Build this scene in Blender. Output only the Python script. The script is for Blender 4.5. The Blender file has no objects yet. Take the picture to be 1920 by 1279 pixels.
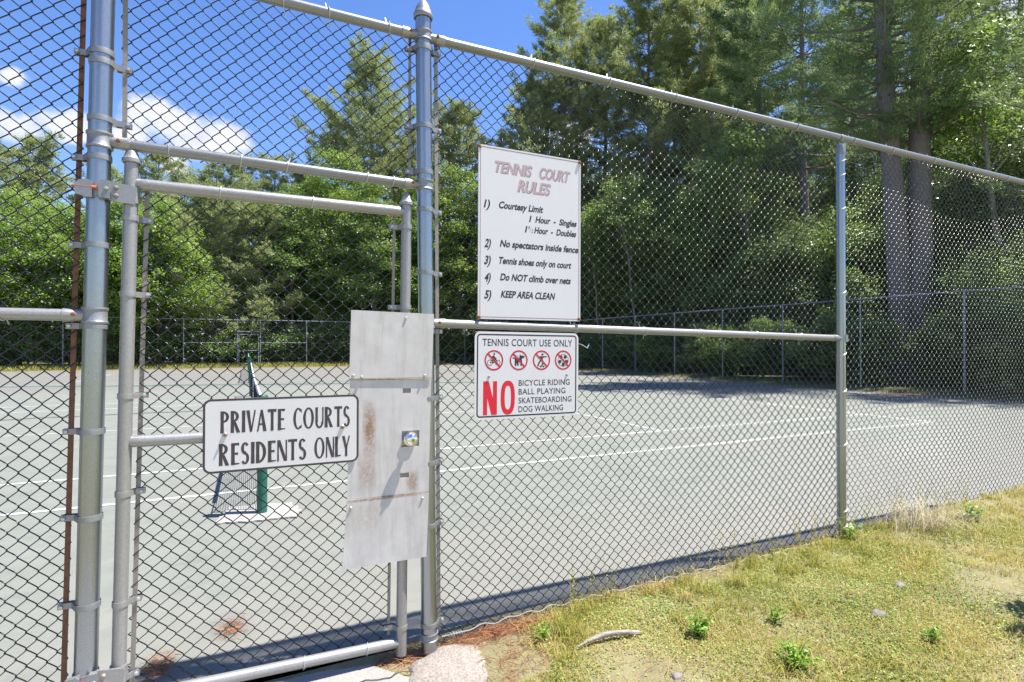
import bpy, math, random
import numpy as np
from mathutils import Vector
R = math.radians
S = bpy.context.scene
C = S.collection

# ------------------------------------------------------------------ camera, sky, sun, exposure
cam_d = bpy.data.cameras.new('camera'); cam = bpy.data.objects.new('camera', cam_d); C.objects.link(cam)
cam.location = (0, 0, 1.478); cam.rotation_euler = (R(90.49), 0, R(-25.395))
cam_d.sensor_width = 36; cam_d.lens = 19.70; cam_d.clip_start = 0.05; cam_d.clip_end = 3000
S.camera = cam
S.view_settings.view_transform = 'Standard'; S.view_settings.look = 'None'
S.view_settings.gamma = 1; S.view_settings.use_curve_mapping = False
S.view_settings.exposure = 1.45
SUN_EL, SUN_AZ = R(66.6), math.atan2(.41, -.14)          # the sun stands high on the right, a little behind the camera
sl = bpy.data.lights.new('sun', 'SUN'); so = bpy.data.objects.new('sun', sl); C.objects.link(so)
sl.energy = 4.2; sl.angle = R(0.53); sl.color = (1, .955, .88)
so.rotation_euler = Vector((-.41, .14, -1)).to_track_quat('-Z', 'Y').to_euler()
so.location = (8, -3, 25)

w = bpy.data.worlds.new('World'); S.world = w; w.use_nodes = True
nt = w.node_tree; nt.nodes.clear()
def N(t, tree=None, **kw):
    n = (tree or nt).nodes.new(t)
    for k, v in kw.items(): setattr(n, k, v)
    return n
def mth(op, a, b=None, c=None, tree=None, clamp=False):
    tr = tree or nt
    n = tr.nodes.new('ShaderNodeMath'); n.operation = op; n.use_clamp = clamp
    for i, x in enumerate((a, b, c)):
        if x is None: continue
        if isinstance(x, (int, float)): n.inputs[i].default_value = x
        else: tr.links.new(x, n.inputs[i])
    return n.outputs[0]
out = N('ShaderNodeOutputWorld'); bg = N('ShaderNodeBackground'); bg2 = N('ShaderNodeBackground'); mx = N('ShaderNodeMixShader')
sky = N('ShaderNodeTexSky', sky_type='NISHITA', sun_disc=False, sun_elevation=SUN_EL, sun_rotation=SUN_AZ)
sky.air_density = 1.15; sky.dust_density = .25; sky.ozone_density = 3.0
hs = N('ShaderNodeHueSaturation'); hs.inputs['Saturation'].default_value = 1.22; hs.inputs['Hue'].default_value = .514; hs.inputs['Value'].default_value = 1.02
nt.links.new(sky.outputs[0], hs.inputs['Color']); nt.links.new(hs.outputs[0], bg.inputs[0]); bg.inputs[1].default_value = 0.080
tc = N('ShaderNodeTexCoord'); sp = N('ShaderNodeSeparateXYZ'); nt.links.new(tc.outputs['Generated'], sp.inputs[0])
az = mth('ARCTAN2', sp.outputs[0], sp.outputs[1]); el = mth('ARCSINE', sp.outputs[2])
# cumulus banks: azimuth (0 = along +Y), elevation, half width, half height
BLOBS = [(-.125, .322, .046, .038), (-.075, .314, .056, .034), (-.028, .312, .042, .030), (-.226, .300, .040, .026), (-.285, .284, .036, .022), (-.37, .28, .04, .03),
         (-.285, .343, .018, .014), (-.10, .268, .018, .014), (-.155, .300, .03, .02), (.985, .315, .035, .035), (.55, .36, .04, .03), (1.16, .42, .05, .04),
         (1.9, .45, .3, .12), (2.8, .4, .35, .14), (-1.3, .42, .3, .1), (-2.3, .36, .35, .12)]
m = None
for a, e, sa, se in BLOBS:
    dx = mth('DIVIDE', mth('SUBTRACT', az, a), sa * 1.12); dy0 = mth('SUBTRACT', el, e)
    dy = mth('DIVIDE', dy0, se * 1.12)
    dyb = mth('MULTIPLY', mth('MINIMUM', dy, 0), 1.1); dyt = mth('MAXIMUM', dy, 0)
    d2 = mth('ADD', mth('MULTIPLY', dx, dx), mth('ADD', mth('MULTIPLY', dyb, dyb), mth('MULTIPLY', dyt, dyt)))
    v = mth('SUBTRACT', 1, d2)
    m = v if m is None else mth('SMOOTH_MAX', m, v, .35)
ns = N('ShaderNodeTexNoise'); ns.inputs['Scale'].default_value = 19; ns.inputs['Detail'].default_value = 9; ns.inputs['Roughness'].default_value = .6
nt.links.new(tc.outputs['Generated'], ns.inputs['Vector'])
mm = mth('ADD', m, mth('MULTIPLY', mth('SUBTRACT', ns.outputs[0], .50), 3.0))
mr = N('ShaderNodeMapRange', interpolation_type='SMOOTHSTEP'); nt.links.new(mm, mr.inputs[0])
mr.inputs[1].default_value = -.05; mr.inputs[2].default_value = .95; mr.inputs[4].default_value = .93
n2 = N('ShaderNodeTexNoise'); n2.inputs['Scale'].default_value = 22; n2.inputs['Detail'].default_value = 6
nt.links.new(tc.outputs['Generated'], n2.inputs['Vector'])
cr = N('ShaderNodeValToRGB'); cr.color_ramp.elements[0].position = .3; cr.color_ramp.elements[0].color = (.60, .63, .72, 1)
cr.color_ramp.elements[1].position = .6; cr.color_ramp.elements[1].color = (.80, .80, .84, 1)
nt.links.new(n2.outputs[0], cr.inputs[0]); nt.links.new(cr.outputs[0], bg2.inputs[0]); bg2.inputs[1].default_value = .52
nt.links.new(mr.outputs[0], mx.inputs[0]); nt.links.new(bg.outputs[0], mx.inputs[1]); nt.links.new(bg2.outputs[0], mx.inputs[2])
nt.links.new(mx.outputs[0], out.inputs[0])

# ------------------------------------------------------------------ materials
def new_mat(name):
    m = bpy.data.materials.new(name); m.use_nodes = True
    t = m.node_tree; return m, t, t.nodes['Principled BSDF'], t.nodes['Material Output']
def L(t, a, b): t.links.new(a, b)
def pos(t): return t.nodes.new('ShaderNodeNewGeometry').outputs['Position']
def noise(t, scale, detail=4, rough=.55, vec=None, dist=0, mapscale=None):
    n = t.nodes.new('ShaderNodeTexNoise'); n.inputs['Scale'].default_value = scale; n.inputs['Detail'].default_value = detail
    n.inputs['Roughness'].default_value = rough; n.inputs['Distortion'].default_value = dist
    v = vec if vec is not None else pos(t)
    if mapscale:
        mp = t.nodes.new('ShaderNodeMapping'); mp.inputs['Scale'].default_value = mapscale; L(t, v, mp.inputs[0]); v = mp.outputs[0]
    L(t, v, n.inputs['Vector']); return n.outputs[0]
def ramp(t, fac, stops):
    r = t.nodes.new('ShaderNodeValToRGB'); e = r.color_ramp.elements
    while len(e) < len(stops): e.new(.5)
    for i, (p, c) in enumerate(stops): e[i].position = p; e[i].color = (*c, 1) if len(c) == 3 else c
    L(t, fac, r.inputs[0]); return r.outputs[0]
def mix(t, fac, a, b, mode='MIX'):
    n = t.nodes.new('ShaderNodeMix'); n.data_type = 'RGBA'; n.blend_type = mode
    for i, x in ((0, fac), (6, a), (7, b)):
        if isinstance(x, (int, float)): n.inputs[i].default_value = x
        elif isinstance(x, tuple): n.inputs[i].default_value = (*x, 1)
        else: L(t, x, n.inputs[i])
    return n.outputs[2]
def bump(t, b, h, strength, dist=.01):
    n = t.nodes.new('ShaderNodeBump'); n.inputs['Strength'].default_value = strength; n.inputs['Distance'].default_value = dist
    L(t, h, n.inputs['Height']); L(t, n.outputs[0], b.inputs['Normal'])
def steel(name, c0, c1, metal=.75, rough=.42, scale=260, stain=None, stain_amt=.5):
    m, t, b, o = new_mat(name)
    sp = noise(t, scale, 3, .7); big = noise(t, 7, 5, .6, mapscale=(1, 1, .35))
    c = ramp(t, sp, [(.3, c0), (.7, c1)])
    c = mix(t, mth('MULTIPLY', big, .35, tree=t), c, tuple(x * .72 for x in c0))
    if stain:
        s = mth('GREATER_THAN', noise(t, 34, 6, .7), .67, tree=t)
        c = mix(t, mth('MULTIPLY', s, stain_amt, tree=t), c, stain)
    L(t, c, b.inputs['Base Color']); b.inputs['Metallic'].default_value = metal
    L(t, mth('MULTIPLY_ADD', sp, .16, rough - .08, tree=t), b.inputs['Roughness'])
    bump(t, b, sp, .12, .002)
    return m
def plain(name, col, rough=.5, metal=0, var=.12, scale=40, spec=None):
    m, t, b, o = new_mat(name)
    n = noise(t, scale, 5, .6)
    c = ramp(t, n, [(.25, tuple(x * (1 - var) for x in col)), (.75, tuple(min(1, x * (1 + var)) for x in col))])
    L(t, c, b.inputs['Base Color']); b.inputs['Roughness'].default_value = rough; b.inputs['Metallic'].default_value = metal
    if spec is not None: b.inputs['Specular IOR Level'].default_value = spec
    return m
M = {}
M['galv'] = steel('galvanised_steel', (0.281, 0.306, 0.340), (0.425, 0.455, 0.484), .95, .30, 330)
M['galv_rail'] = steel('weathered_rail_steel', (0.221, 0.226, 0.230), (0.320, 0.320, 0.316), .70, .40, 200, (0.230, 0.164, 0.107), .25)
M['alu'] = steel('aluminium_paint', (0.302, 0.294, 0.286), (0.395, 0.386, 0.374), .5, .42, 120, (0.252, 0.168, 0.109), .20)
M['band'] = steel('cast_band_metal', (0.252, 0.260, 0.273), (0.344, 0.349, 0.361), .6, .48, 150)
M['bar'] = steel('weathered_flat_bar', (0.252, 0.227, 0.202), (0.353, 0.319, 0.277), .3, .6, 60, (0.143, 0.084, 0.050), .5)
M['rustbar'] = steel('rusty_flat_bar', (.13, .055, .03), (.24, .12, .065), .05, .8, 45, (.09, .035, .02), .6)
M['rust'] = plain('rust', (.25, .10, .045), .9, 0, .4, 90)
M['redrust'] = plain('orange_rusty_bolt', (.50, .13, .05), .75, 0, .3, 120)
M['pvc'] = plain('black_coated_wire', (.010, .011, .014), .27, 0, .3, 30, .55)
M['pvc_glint'] = plain('glint_boosted_coated_wire', (.014, .015, .018), .33, 0, .3, 30, .85)  # same black wire; sun glint put into a paler colour and stronger specular
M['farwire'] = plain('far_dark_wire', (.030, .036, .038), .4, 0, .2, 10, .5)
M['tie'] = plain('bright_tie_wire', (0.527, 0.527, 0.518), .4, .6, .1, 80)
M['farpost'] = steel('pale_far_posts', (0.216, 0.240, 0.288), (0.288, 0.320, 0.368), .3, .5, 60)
M['dark'] = plain('dark_recess', (.02, .02, .02), .8)
M['chrome'] = plain('polished_chrome', (.82, .83, .84), .08, 1, .03, 20)
M['brass'] = plain('worn_key_cylinder', (.45, .38, .26), .3, .9, .2, 200)
M['black'] = plain('black_sign_paint', (.022, .020, .022), .5, 0, .25, 60)
M['browntext'] = plain('faded_brown_black_lettering', (.050, .038, .040), .5, 0, .3, 60)
M['navy'] = plain('dark_navy_lettering', (.02, .022, .035), .4, 0, .2, 60)
M['red'] = plain('red_sign_paint', (.66, .010, .030), .4, 0, .08, 60)
M['darkred'] = plain('crimson_sign_paint', (.50, .010, .035), .4, 0, .08, 60)
M['mauve'] = plain('faded_red_lettering', (.48, .34, .36), .5, 0, .25, 120)
M['greytext'] = plain('grey_lettering_edge', (.24, .19, .20), .5, 0, .25, 90)
M['frost'] = plain('rusty_red_sign_rim', (.30, .17, .19), .6, 0, .4, 60)
M['green'] = plain('green_post_paint', (.012, .11, .075), .4, 0, .25, 12)
M['netcord'] = plain('black_net_cord', (.02, .022, .03), .8)
M['tape'] = plain('white_net_tape', (0.576, 0.576, 0.592), .8, 0, .08)
def signwhite(name, col, dirt=.25):
    m, t, b, o = new_mat(name)
    n = noise(t, 6, 6, .65); s = noise(t, 16, 5, .7, mapscale=(2.2, 1, .5))
    c = mix(t, mth('MULTIPLY', n, dirt, tree=t), col, tuple(x * .68 for x in col))
    c = mix(t, mth('MULTIPLY', mth('GREATER_THAN', s, .68, tree=t), dirt * .6, tree=t), c, (col[0] * .75, col[1] * .66, col[2] * .6))
    L(t, c, b.inputs['Base Color']); b.inputs['Roughness'].default_value = .38
    return m
M['white'] = signwhite('white_sign_enamel', (.70, .68, .69))
M['cream'] = signwhite('white_gate_sign_enamel', (.68, .66, .645), .25)
# painted lock plate: chalky grey white with rust streaks and speckle
m_, t, b, o = new_mat('painted_lock_plate'); p_ = pos(t)
sx = t.nodes.new('ShaderNodeSeparateXYZ'); L(t, p_, sx.inputs[0])
c = ramp(t, noise(t, 9, 6, .65), [(.3, (.49, .465, .445)), (.7, (.60, .575, .55))])
def streak(u0, w, z0, z1, k):
    dx = mth('DIVIDE', mth('SUBTRACT', sx.outputs[0], u0, tree=t), w, tree=t)
    g = mth('SUBTRACT', 1, mth('MULTIPLY', dx, dx, tree=t), tree=t, clamp=True)
    zc, zh = (z0 + z1) / 2, (z1 - z0) / 2
    dz = mth('DIVIDE', mth('SUBTRACT', sx.outputs[2], zc, tree=t), zh, tree=t)
    gz = mth('SUBTRACT', 1, mth('MULTIPLY', dz, dz, tree=t), tree=t, clamp=True)
    return mth('MULTIPLY', mth('MULTIPLY', g, gz, tree=t), k, tree=t)
sk = mth('ADD', streak(.505, .035, .97, 1.24, 1.1), mth('ADD', streak(.495, .05, .80, 1.02, .6), streak(.705, .035, .79, .90, .9), tree=t), tree=t)
sk = mth('ADD', sk, mth('ADD', streak(.60, .25, .776, .794, 1.0), streak(.42, .03, 1.1, 1.33, .5), tree=t), tree=t)
sk = mth('ADD', sk, mth('ADD', streak(.60, .26, 1.3195, 1.3335, .9), streak(.50, .10, .62, .80, .30), tree=t), tree=t)
smear = noise(t, 3, 6, .7, mapscale=(9, 1, 1.1))
c = mix(t, ramp(t, smear, [(.50, (0, 0, 0)), (.72, (.55, .55, .55))]), c, (.34, .31, .285))
sk = mth('MULTIPLY', sk, mth('MULTIPLY_ADD', noise(t, 55, 6, .75), 3.0, -.75, tree=t), tree=t, clamp=True)
c = mix(t, sk, c, (.27, .155, .09))
spk = mth('GREATER_THAN', noise(t, 170, 3, .7), .72, tree=t)
c = mix(t, mth('MULTIPLY', spk, .45, tree=t), c, (.24, .19, .16))
L(t, c, b.inputs['Base Color']); b.inputs['Roughness'].default_value = .55
M['plate'] = m_
# tennis court: worn grey green acrylic
m_, t, b, o = new_mat('worn_green_grey_court'); p_ = pos(t)
fine = noise(t, 230, 3, .8); mid = noise(t, 2.6, 9, .70); big = noise(t, .28, 5, .6)
c = ramp(t, mid, [(.28, (0.140, 0.149, 0.129)), (.50, (0.169, 0.180, 0.156)), (.72, (0.193, 0.197, 0.174))])
c = mix(t, mth('MULTIPLY', mth('GREATER_THAN', big, .53, tree=t), .0, tree=t), c, (0.308, 0.293, 0.277))
c = mix(t, ramp(t, big, [(.46, (0, 0, 0)), (.66, (.6, .6, .6))]), c, (0.188, 0.179, 0.159))
sx = t.nodes.new('ShaderNodeSeparateXYZ'); L(t, p_, sx.inputs[0])
farc = t.nodes.new('ShaderNodeMapRange'); L(t, sx.outputs[1], farc.inputs[0]); farc.inputs[1].default_value = 21; farc.inputs[2].default_value = 24
c = mix(t, mth('MULTIPLY', farc.outputs[0], .7, tree=t), c, (0.151, 0.142, 0.129))       # the second court is bare grey
nearb = t.nodes.new('ShaderNodeMapRange'); L(t, mth('MULTIPLY_ADD', sx.outputs[0], -.16, sx.outputs[1], tree=t), nearb.inputs[0]); nearb.inputs[1].default_value = 4.2; nearb.inputs[2].default_value = 2.6
c = mix(t, mth('MULTIPLY', nearb.outputs[0], mth('MULTIPLY_ADD', mid, 1.2, -.1, tree=t), tree=t), c, (0.202, 0.189, 0.171))
c = mix(t, mth('MULTIPLY', mth('GREATER_THAN', fine, .63, tree=t), .22, tree=t), c, (0.254, 0.254, 0.246))
c = mix(t, mth('MULTIPLY', mth('LESS_THAN', fine, .36, tree=t), .25, tree=t), c, (0.092, 0.096, 0.089))
st = noise(t, 5.5, 6, .7, mapscale=(.35, 1.3, 1))
c = mix(t, ramp(t, st, [(.57, (0, 0, 0)), (.70, (.45, .45, .45))]), c, (0.123, 0.123, 0.114))
w2 = noise(t, 1.1, 8, .72, dist=.6)
c = mix(t, ramp(t, w2, [(.585, (0, 0, 0)), (.60, (.30, .30, .30)), (.64, (.08, .08, .08)), (1, (0, 0, 0))]), c, (0.231, 0.227, 0.208))
sp2 = noise(t, 36, 2, .5)
c = mix(t, ramp(t, sp2, [(.735, (0, 0, 0)), (.75, (.6, .6, .6))]), c, (0.277, 0.269, 0.254))
L(t, c, b.inputs['Base Color']); b.inputs['Roughness'].default_value = .85; bump(t, b, fine, .25, .003)
M['court'] = m_
def lines_mat(name, col, wear):
    m, t, b, o = new_mat(name)
    n = noise(t, 26, 7, .75); c = mix(t, ramp(t, n, [(wear, (0, 0, 0)), (wear + .12, (1, 1, 1))]), col, (.24, .255, .235))
    L(t, c, b.inputs['Base Color']); b.inputs['Roughness'].default_value = .8; return m
M['line'] = lines_mat('worn_white_line_paint', (0.459, 0.459, 0.443), .63)
M['oldline'] = lines_mat('faded_line_paint', (0.288, 0.300, 0.296), .52)
M['teal'] = lines_mat('green_crack_sealer', (0.044, 0.136, 0.112), .6)
# soil, concrete, litter
m_, t, b, o = new_mat('dry_soil_and_thatch')
a = noise(t, 4.5, 9, .72); f = noise(t, 120, 4, .75); g = noise(t, 1.0, 4, .6)
c = ramp(t, a, [(.30, (0.147, 0.115, 0.078)), (.42, (0.248, 0.216, 0.110)), (.58, (0.294, 0.267, 0.129)), (.74, (0.331, 0.276, 0.184)), (.82, (0.276, 0.212, 0.147))])
c = mix(t, ramp(t, f, [(.35, (.45, .45, .45)), (.6, (0, 0, 0))]), c, (.08, .06, .045))
c = mix(t, ramp(t, f, [(.62, (0, 0, 0)), (.72, (.6, .6, .6))]), c, (.52, .46, .36))
L(t, c, b.inputs['Base Color']); b.inputs['Roughness'].default_value = .95; bump(t, b, f, .8, .012)
M['soil'] = m_
m_, t, b, o = new_mat('forest_floor_and_verge')
a = noise(t, .8, 8, .65); f = noise(t, 14, 5, .7)
c = ramp(t, a, [(.3, (.07, .09, .03)), (.5, (.11, .13, .04)), (.65, (.13, .115, .055)), (.8, (.16, .12, .07))])
c = mix(t, ramp(t, f, [(.3, (.5, .5, .5)), (.55, (0, 0, 0))]), c, (.05, .045, .025))
L(t, c, b.inputs['Base Color']); b.inputs['Roughness'].default_value = .95; bump(t, b, f, .8, .05)
M['verge'] = m_
def concrete(name, c0, c1, sc=60, agg=None):
    m, t, b, o = new_mat(name)
    n = noise(t, sc, 6, .7); l = noise(t, 5, 5, .6)
    c = ramp(t, n, [(.3, c0), (.62, c1)]); c = mix(t, mth('MULTIPLY', l, .4, tree=t), c, tuple(x * .7 for x in c0))
    if agg:
        v = t.nodes.new('ShaderNodeTexVoronoi'); v.inputs['Scale'].default_value = 150; L(t, pos(t), v.inputs['Vector'])
        c = mix(t, .38, c, ramp(t, mth('FRACT', mth('MULTIPLY', v.outputs['Color'], 3.7, tree=t), tree=t), [(0, (.13, .11, .095)), (.3, (.26, .225, .195)), (.6, (.36, .32, .28)), (1, (.46, .42, .38))]))
        c = mix(t, mth('GREATER_THAN', noise(t, 130, 3, .6), .66, tree=t), c, (.10, .09, .08))
    L(t, c, b.inputs['Base Color']); b.inputs['Roughness'].default_value = .92; bump(t, b, n, .7, .008)
    return m
M['concrete'] = concrete('pale_concrete', (0.257, 0.246, 0.226), (0.335, 0.320, 0.296), 70)
M['footing'] = concrete('rough_aggregate_concrete', (0.200, 0.172, 0.144), (0.288, 0.252, 0.216), 45, True)
M['pad'] = concrete('white_concrete_pad', (0.274, 0.262, 0.243), (0.350, 0.334, 0.312), 40)
M['stone'] = concrete('pale_stone', (0.152, 0.132, 0.120), (0.272, 0.240, 0.220), 30)
M['stick'] = plain('bleached_bark', (0.272, 0.240, 0.208), .9, 0, .4, 50)
def rnd_attr(t):
    a = t.nodes.new('ShaderNodeAttribute'); a.attribute_name = 'rnd'; return a.outputs['Fac']
def leafmat(name, stops, trans=.35, tcol=(.30, .42, .05), rough=.5, clump=.6, spec=.4, bri=1.0):
    m, t, b, o = new_mat(name)
    r = rnd_attr(t); n = noise(t, clump, 3, .5)
    f = mth('ADD', mth('MULTIPLY', r, .6, tree=t), mth('MULTIPLY_ADD', n, 1.3, -.45, tree=t), tree=t, clamp=True)
    c = ramp(t, f, [(p, tuple(x * bri for x in q)) for p, q in stops])
    L(t, c, b.inputs['Base Color']); b.inputs['Roughness'].default_value = rough; b.inputs['Specular IOR Level'].default_value = spec
    tr = t.nodes.new('ShaderNodeBsdfTranslucent'); L(t, mix(t, .5, c, tcol), tr.inputs[0])
    mx = t.nodes.new('ShaderNodeMixShader'); mx.inputs[0].default_value = trans
    L(t, b.outputs[0], mx.inputs[1]); L(t, tr.outputs[0], mx.inputs[2]); L(t, mx.outputs[0], o.inputs[0])
    return m
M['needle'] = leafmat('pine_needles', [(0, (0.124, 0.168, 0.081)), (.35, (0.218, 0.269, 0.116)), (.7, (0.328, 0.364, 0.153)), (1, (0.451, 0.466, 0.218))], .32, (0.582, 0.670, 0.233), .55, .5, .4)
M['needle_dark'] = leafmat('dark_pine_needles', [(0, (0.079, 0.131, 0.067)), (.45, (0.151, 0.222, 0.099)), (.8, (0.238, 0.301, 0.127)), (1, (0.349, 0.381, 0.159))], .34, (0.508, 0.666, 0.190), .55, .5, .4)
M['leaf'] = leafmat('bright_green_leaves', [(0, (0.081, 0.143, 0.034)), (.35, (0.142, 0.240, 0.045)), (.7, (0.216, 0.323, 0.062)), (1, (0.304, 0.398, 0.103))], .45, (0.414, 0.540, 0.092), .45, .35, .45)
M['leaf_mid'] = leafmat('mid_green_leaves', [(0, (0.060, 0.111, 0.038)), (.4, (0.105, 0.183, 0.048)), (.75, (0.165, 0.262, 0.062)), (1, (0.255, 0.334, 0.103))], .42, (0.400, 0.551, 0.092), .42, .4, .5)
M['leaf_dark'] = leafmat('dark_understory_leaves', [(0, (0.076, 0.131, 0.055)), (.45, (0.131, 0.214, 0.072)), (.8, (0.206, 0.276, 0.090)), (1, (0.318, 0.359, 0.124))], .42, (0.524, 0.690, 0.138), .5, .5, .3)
M['leaf_silver'] = leafmat('small_glossy_pale_leaves', [(0, (0.078, 0.111, 0.046)), (.4, (0.130, 0.182, 0.072)), (.75, (0.208, 0.260, 0.111)), (1, (0.325, 0.364, 0.182))], .35, (.26, .34, .10), .28, .5, .7)
def bark(name, c0, c1, s=(9, 9, 1.6)):
    m, t, b, o = new_mat(name)
    n = noise(t, 3, 7, .7, mapscale=s); l = noise(t, 1.4, 4)
    c = ramp(t, n, [(.32, c0), (.66, c1)]); c = mix(t, ramp(t, l, [(.52, (0, 0, 0)), (.65, (.45, .45, .45))]), c, (.20, .21, .17))
    L(t, c, b.inputs['Base Color']); b.inputs['Roughness'].default_value = .95; bump(t, b, n, 1, .05); return m
M['bark'] = bark('grey_brown_pine_bark', (.105, .088, .090), (.30, .26, .255))
M['bark_pale'] = bark('pale_birch_bark', (.22, .21, .20), (.46, .44, .41), (3, 3, 9))
M['grass'] = leafmat('patchy_lawn_grass', [(0, (0.180, 0.212, 0.029)), (.28, (0.283, 0.282, 0.050)), (.52, (0.399, 0.348, 0.088)), (.78, (0.507, 0.395, 0.151)), (1, (0.448, 0.282, 0.126))], .30, (0.487, 0.451, 0.084), .55, 2.6, .3)
M['clover'] = leafmat('small_ground_leaves', [(0, (0.150, 0.237, 0.050)), (.5, (0.263, 0.350, 0.069)), (1, (0.413, 0.450, 0.112))], .3, (0.310, 0.396, 0.060), .5, 2.0, .35)
M['straw'] = leafmat('bleached_dry_grass', [(0, (0.336, 0.288, 0.176)), (1, (0.528, 0.480, 0.352))], .2, (0.480, 0.400, 0.240), .6, 2, .3)
M['weed'] = leafmat('fresh_weed_leaves', [(0, (0.120, 0.228, 0.030)), (.5, (0.204, 0.348, 0.042)), (1, (0.324, 0.456, 0.072))], .4, (0.360, 0.495, 0.045), .4, 8, .45)
M['litter'] = leafmat('fallen_pine_needles', [(0, (0.208, 0.076, 0.036)), (.5, (0.336, 0.144, 0.068)), (1, (0.440, 0.264, 0.152))], .1, (0.320, 0.160, 0.080), .7, 5, .3)
M['farlitter'] = plain('fallen_needle_strip', (.30, .15, .075), .95, 0, .5, 3)

# ------------------------------------------------------------------ mesh helpers
class MB:
    """collects shapes in world coordinates, build() links them as ONE mesh object"""
    def __init__(s): s.v = []; s.f = []; s.n = 0; s.a = []
    def add(s, v, f, a=None):
        v = np.asarray(v, float).reshape(-1, 3); s.v.append(v); s.a.append(np.full(len(v), .5) if a is None else np.asarray(a, float))
        s.f.extend([(np.asarray(q) + s.n) for q in ([f] if isinstance(f, np.ndarray) else f)] if isinstance(f, np.ndarray) else [np.asarray([q]) + s.n for q in f])
        s.n += len(v); return s
    def box(s, a, b):
        (x0, y0, z0), (x1, y1, z1) = a, b
        return s.add([(x0, y0, z0), (x1, y0, z0), (x1, y1, z0), (x0, y1, z0), (x0, y0, z1), (x1, y0, z1), (x1, y1, z1), (x0, y1, z1)],
                     [(3, 2, 1, 0), (4, 5, 6, 7), (0, 1, 5, 4), (1, 2, 6, 5), (2, 3, 7, 6), (3, 0, 4, 7)])
    def tube(s, pts, r, k=10, cap=True, a=.5):
        P = np.asarray(pts, float); n = len(P); r = np.full(n, r) if np.isscalar(r) else np.asarray(r, float)
        T = np.gradient(P, axis=0); T /= np.linalg.norm(T, axis=1)[:, None] + 1e-12
        ref = np.array([0, 0, 1.]) if abs(T[0][2]) < .9 else np.array([0, 1., 0])
        V = []; u = np.cross(T[0], ref)
        for i in range(n):
            u = u - T[i] * (u @ T[i]); u /= np.linalg.norm(u) + 1e-12; w_ = np.cross(T[i], u)
            th = np.arange(k) * 2 * np.pi / k
            V.append(P[i] + r[i] * (np.cos(th)[:, None] * u + np.sin(th)[:, None] * w_))
        V = np.concatenate(V); i, j = np.meshgrid(np.arange(n - 1), np.arange(k), indexing='ij')
        q = np.stack([i * k + j, i * k + (j + 1) % k, (i + 1) * k + (j + 1) % k, (i + 1) * k + j], -1).reshape(-1, 4)
        base = s.n; s.add(V, q, np.full(len(V), a))
        if cap: s.f.append(np.array([np.arange(k)[::-1] + base])); s.f.append(np.array([np.arange(k) + base + (n - 1) * k]))
        return s
    def lathe(s, c, prof, k=28, axis='z', lean=(0, 0)):
        th = np.arange(k) * 2 * np.pi / k; V = []
        for r, h in prof:
            x, y = r * np.cos(th), r * np.sin(th); z = np.full(k, h)
            V.append(np.stack([x + lean[0] * h, y + lean[1] * h, z], -1) if axis == 'z' else np.stack([x, z, y], -1) if axis == 'y' else np.stack([z, x, y], -1))
        V = np.concatenate(V) + np.asarray(c, float); n = len(prof)
        i, j = np.meshgrid(np.arange(n - 1), np.arange(k), indexing='ij')
        s.add(V, np.stack([i * k + j, i * k + (j + 1) % k, (i + 1) * k + (j + 1) % k, (i + 1) * k + j], -1).reshape(-1, 4))
        return s
    def prism(s, poly, y0, y1):
        """polygon in x,z given thickness along y"""
        n = len(poly); V = [(x, y0, z) for x, z in poly] + [(x, y1, z) for x, z in poly]
        return s.add(V, [tuple(range(n)), tuple(range(2 * n - 1, n - 1, -1))] + [(i, i + n, (i + 1) % n + n, (i + 1) % n) for i in range(n)])
    def build(s, name, mat, parent=None, smooth=True, sub=None, ang=40):
        v = np.concatenate(s.v); o = link(name, make_mesh(name, v, s.f, np.concatenate(s.a)), mat, parent, sub)
        me = o.data
        if not smooth: me.polygons.foreach_set('use_smooth', [False] * len(me.polygons))
        if smooth:
            me = o.data; me.polygons.foreach_set('use_smooth', [True] * len(me.polygons))
            try: me.set_sharp_from_angle(angle=R(ang))
            except Exception: pass
        return o
def make_mesh(name, v, faces, attr=None):
    me = bpy.data.meshes.new(name); v = np.asarray(v, np.float32)
    me.vertices.add(len(v)); me.vertices.foreach_set('co', v.ravel())
    groups = faces if isinstance(faces, list) else [faces]
    loops = np.concatenate([np.asarray(g).ravel() for g in groups]).astype(np.int32)
    tot = np.concatenate([np.full(len(g), np.asarray(g).shape[1]) for g in groups]).astype(np.int32)
    st = np.concatenate([[0], np.cumsum(tot)[:-1]]).astype(np.int32)
    me.loops.add(len(loops)); me.loops.foreach_set('vertex_index', loops)
    me.polygons.add(len(tot)); me.polygons.foreach_set('loop_start', st)
    try: me.polygons.foreach_set('loop_total', tot)
    except Exception: pass
    if attr is not None:
        at = me.attributes.new('rnd', 'FLOAT', 'POINT'); at.data.foreach_set('value', np.asarray(attr, np.float32))
    me.update(calc_edges=True); me.validate(); return me
ORIG = {}
def link(name, me, mat, parent=None, sub=None):
    o = bpy.data.objects.new(name, me); C.objects.link(o)
    if mat is not None and len(me.materials) == 0: me.materials.append(mat)
    p = sub or parent
    if p is not None:
        org = ORIG.get(p.name, (0, 0, 0)); o.parent = p; ORIG[o.name] = org
        if any(org): me.transform(__import__('mathutils').Matrix.Translation(-Vector(org)))
    return o
def thing(name, label, cat, loc=(0, 0, 0), group=None):
    o = bpy.data.objects.new(name, None); C.objects.link(o); o.location = loc; o.empty_display_size = .1
    o['label'] = label; o['category'] = cat
    if group: o['group'] = group
    ORIG[o.name] = loc; return o
def tag(o, label, cat, group=None, kind=None):
    o['label'] = label; o['category'] = cat
    if group: o['group'] = group
    if kind: o['kind'] = kind
    return o
def struct(o): o['kind'] = 'structure'; return o
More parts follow.
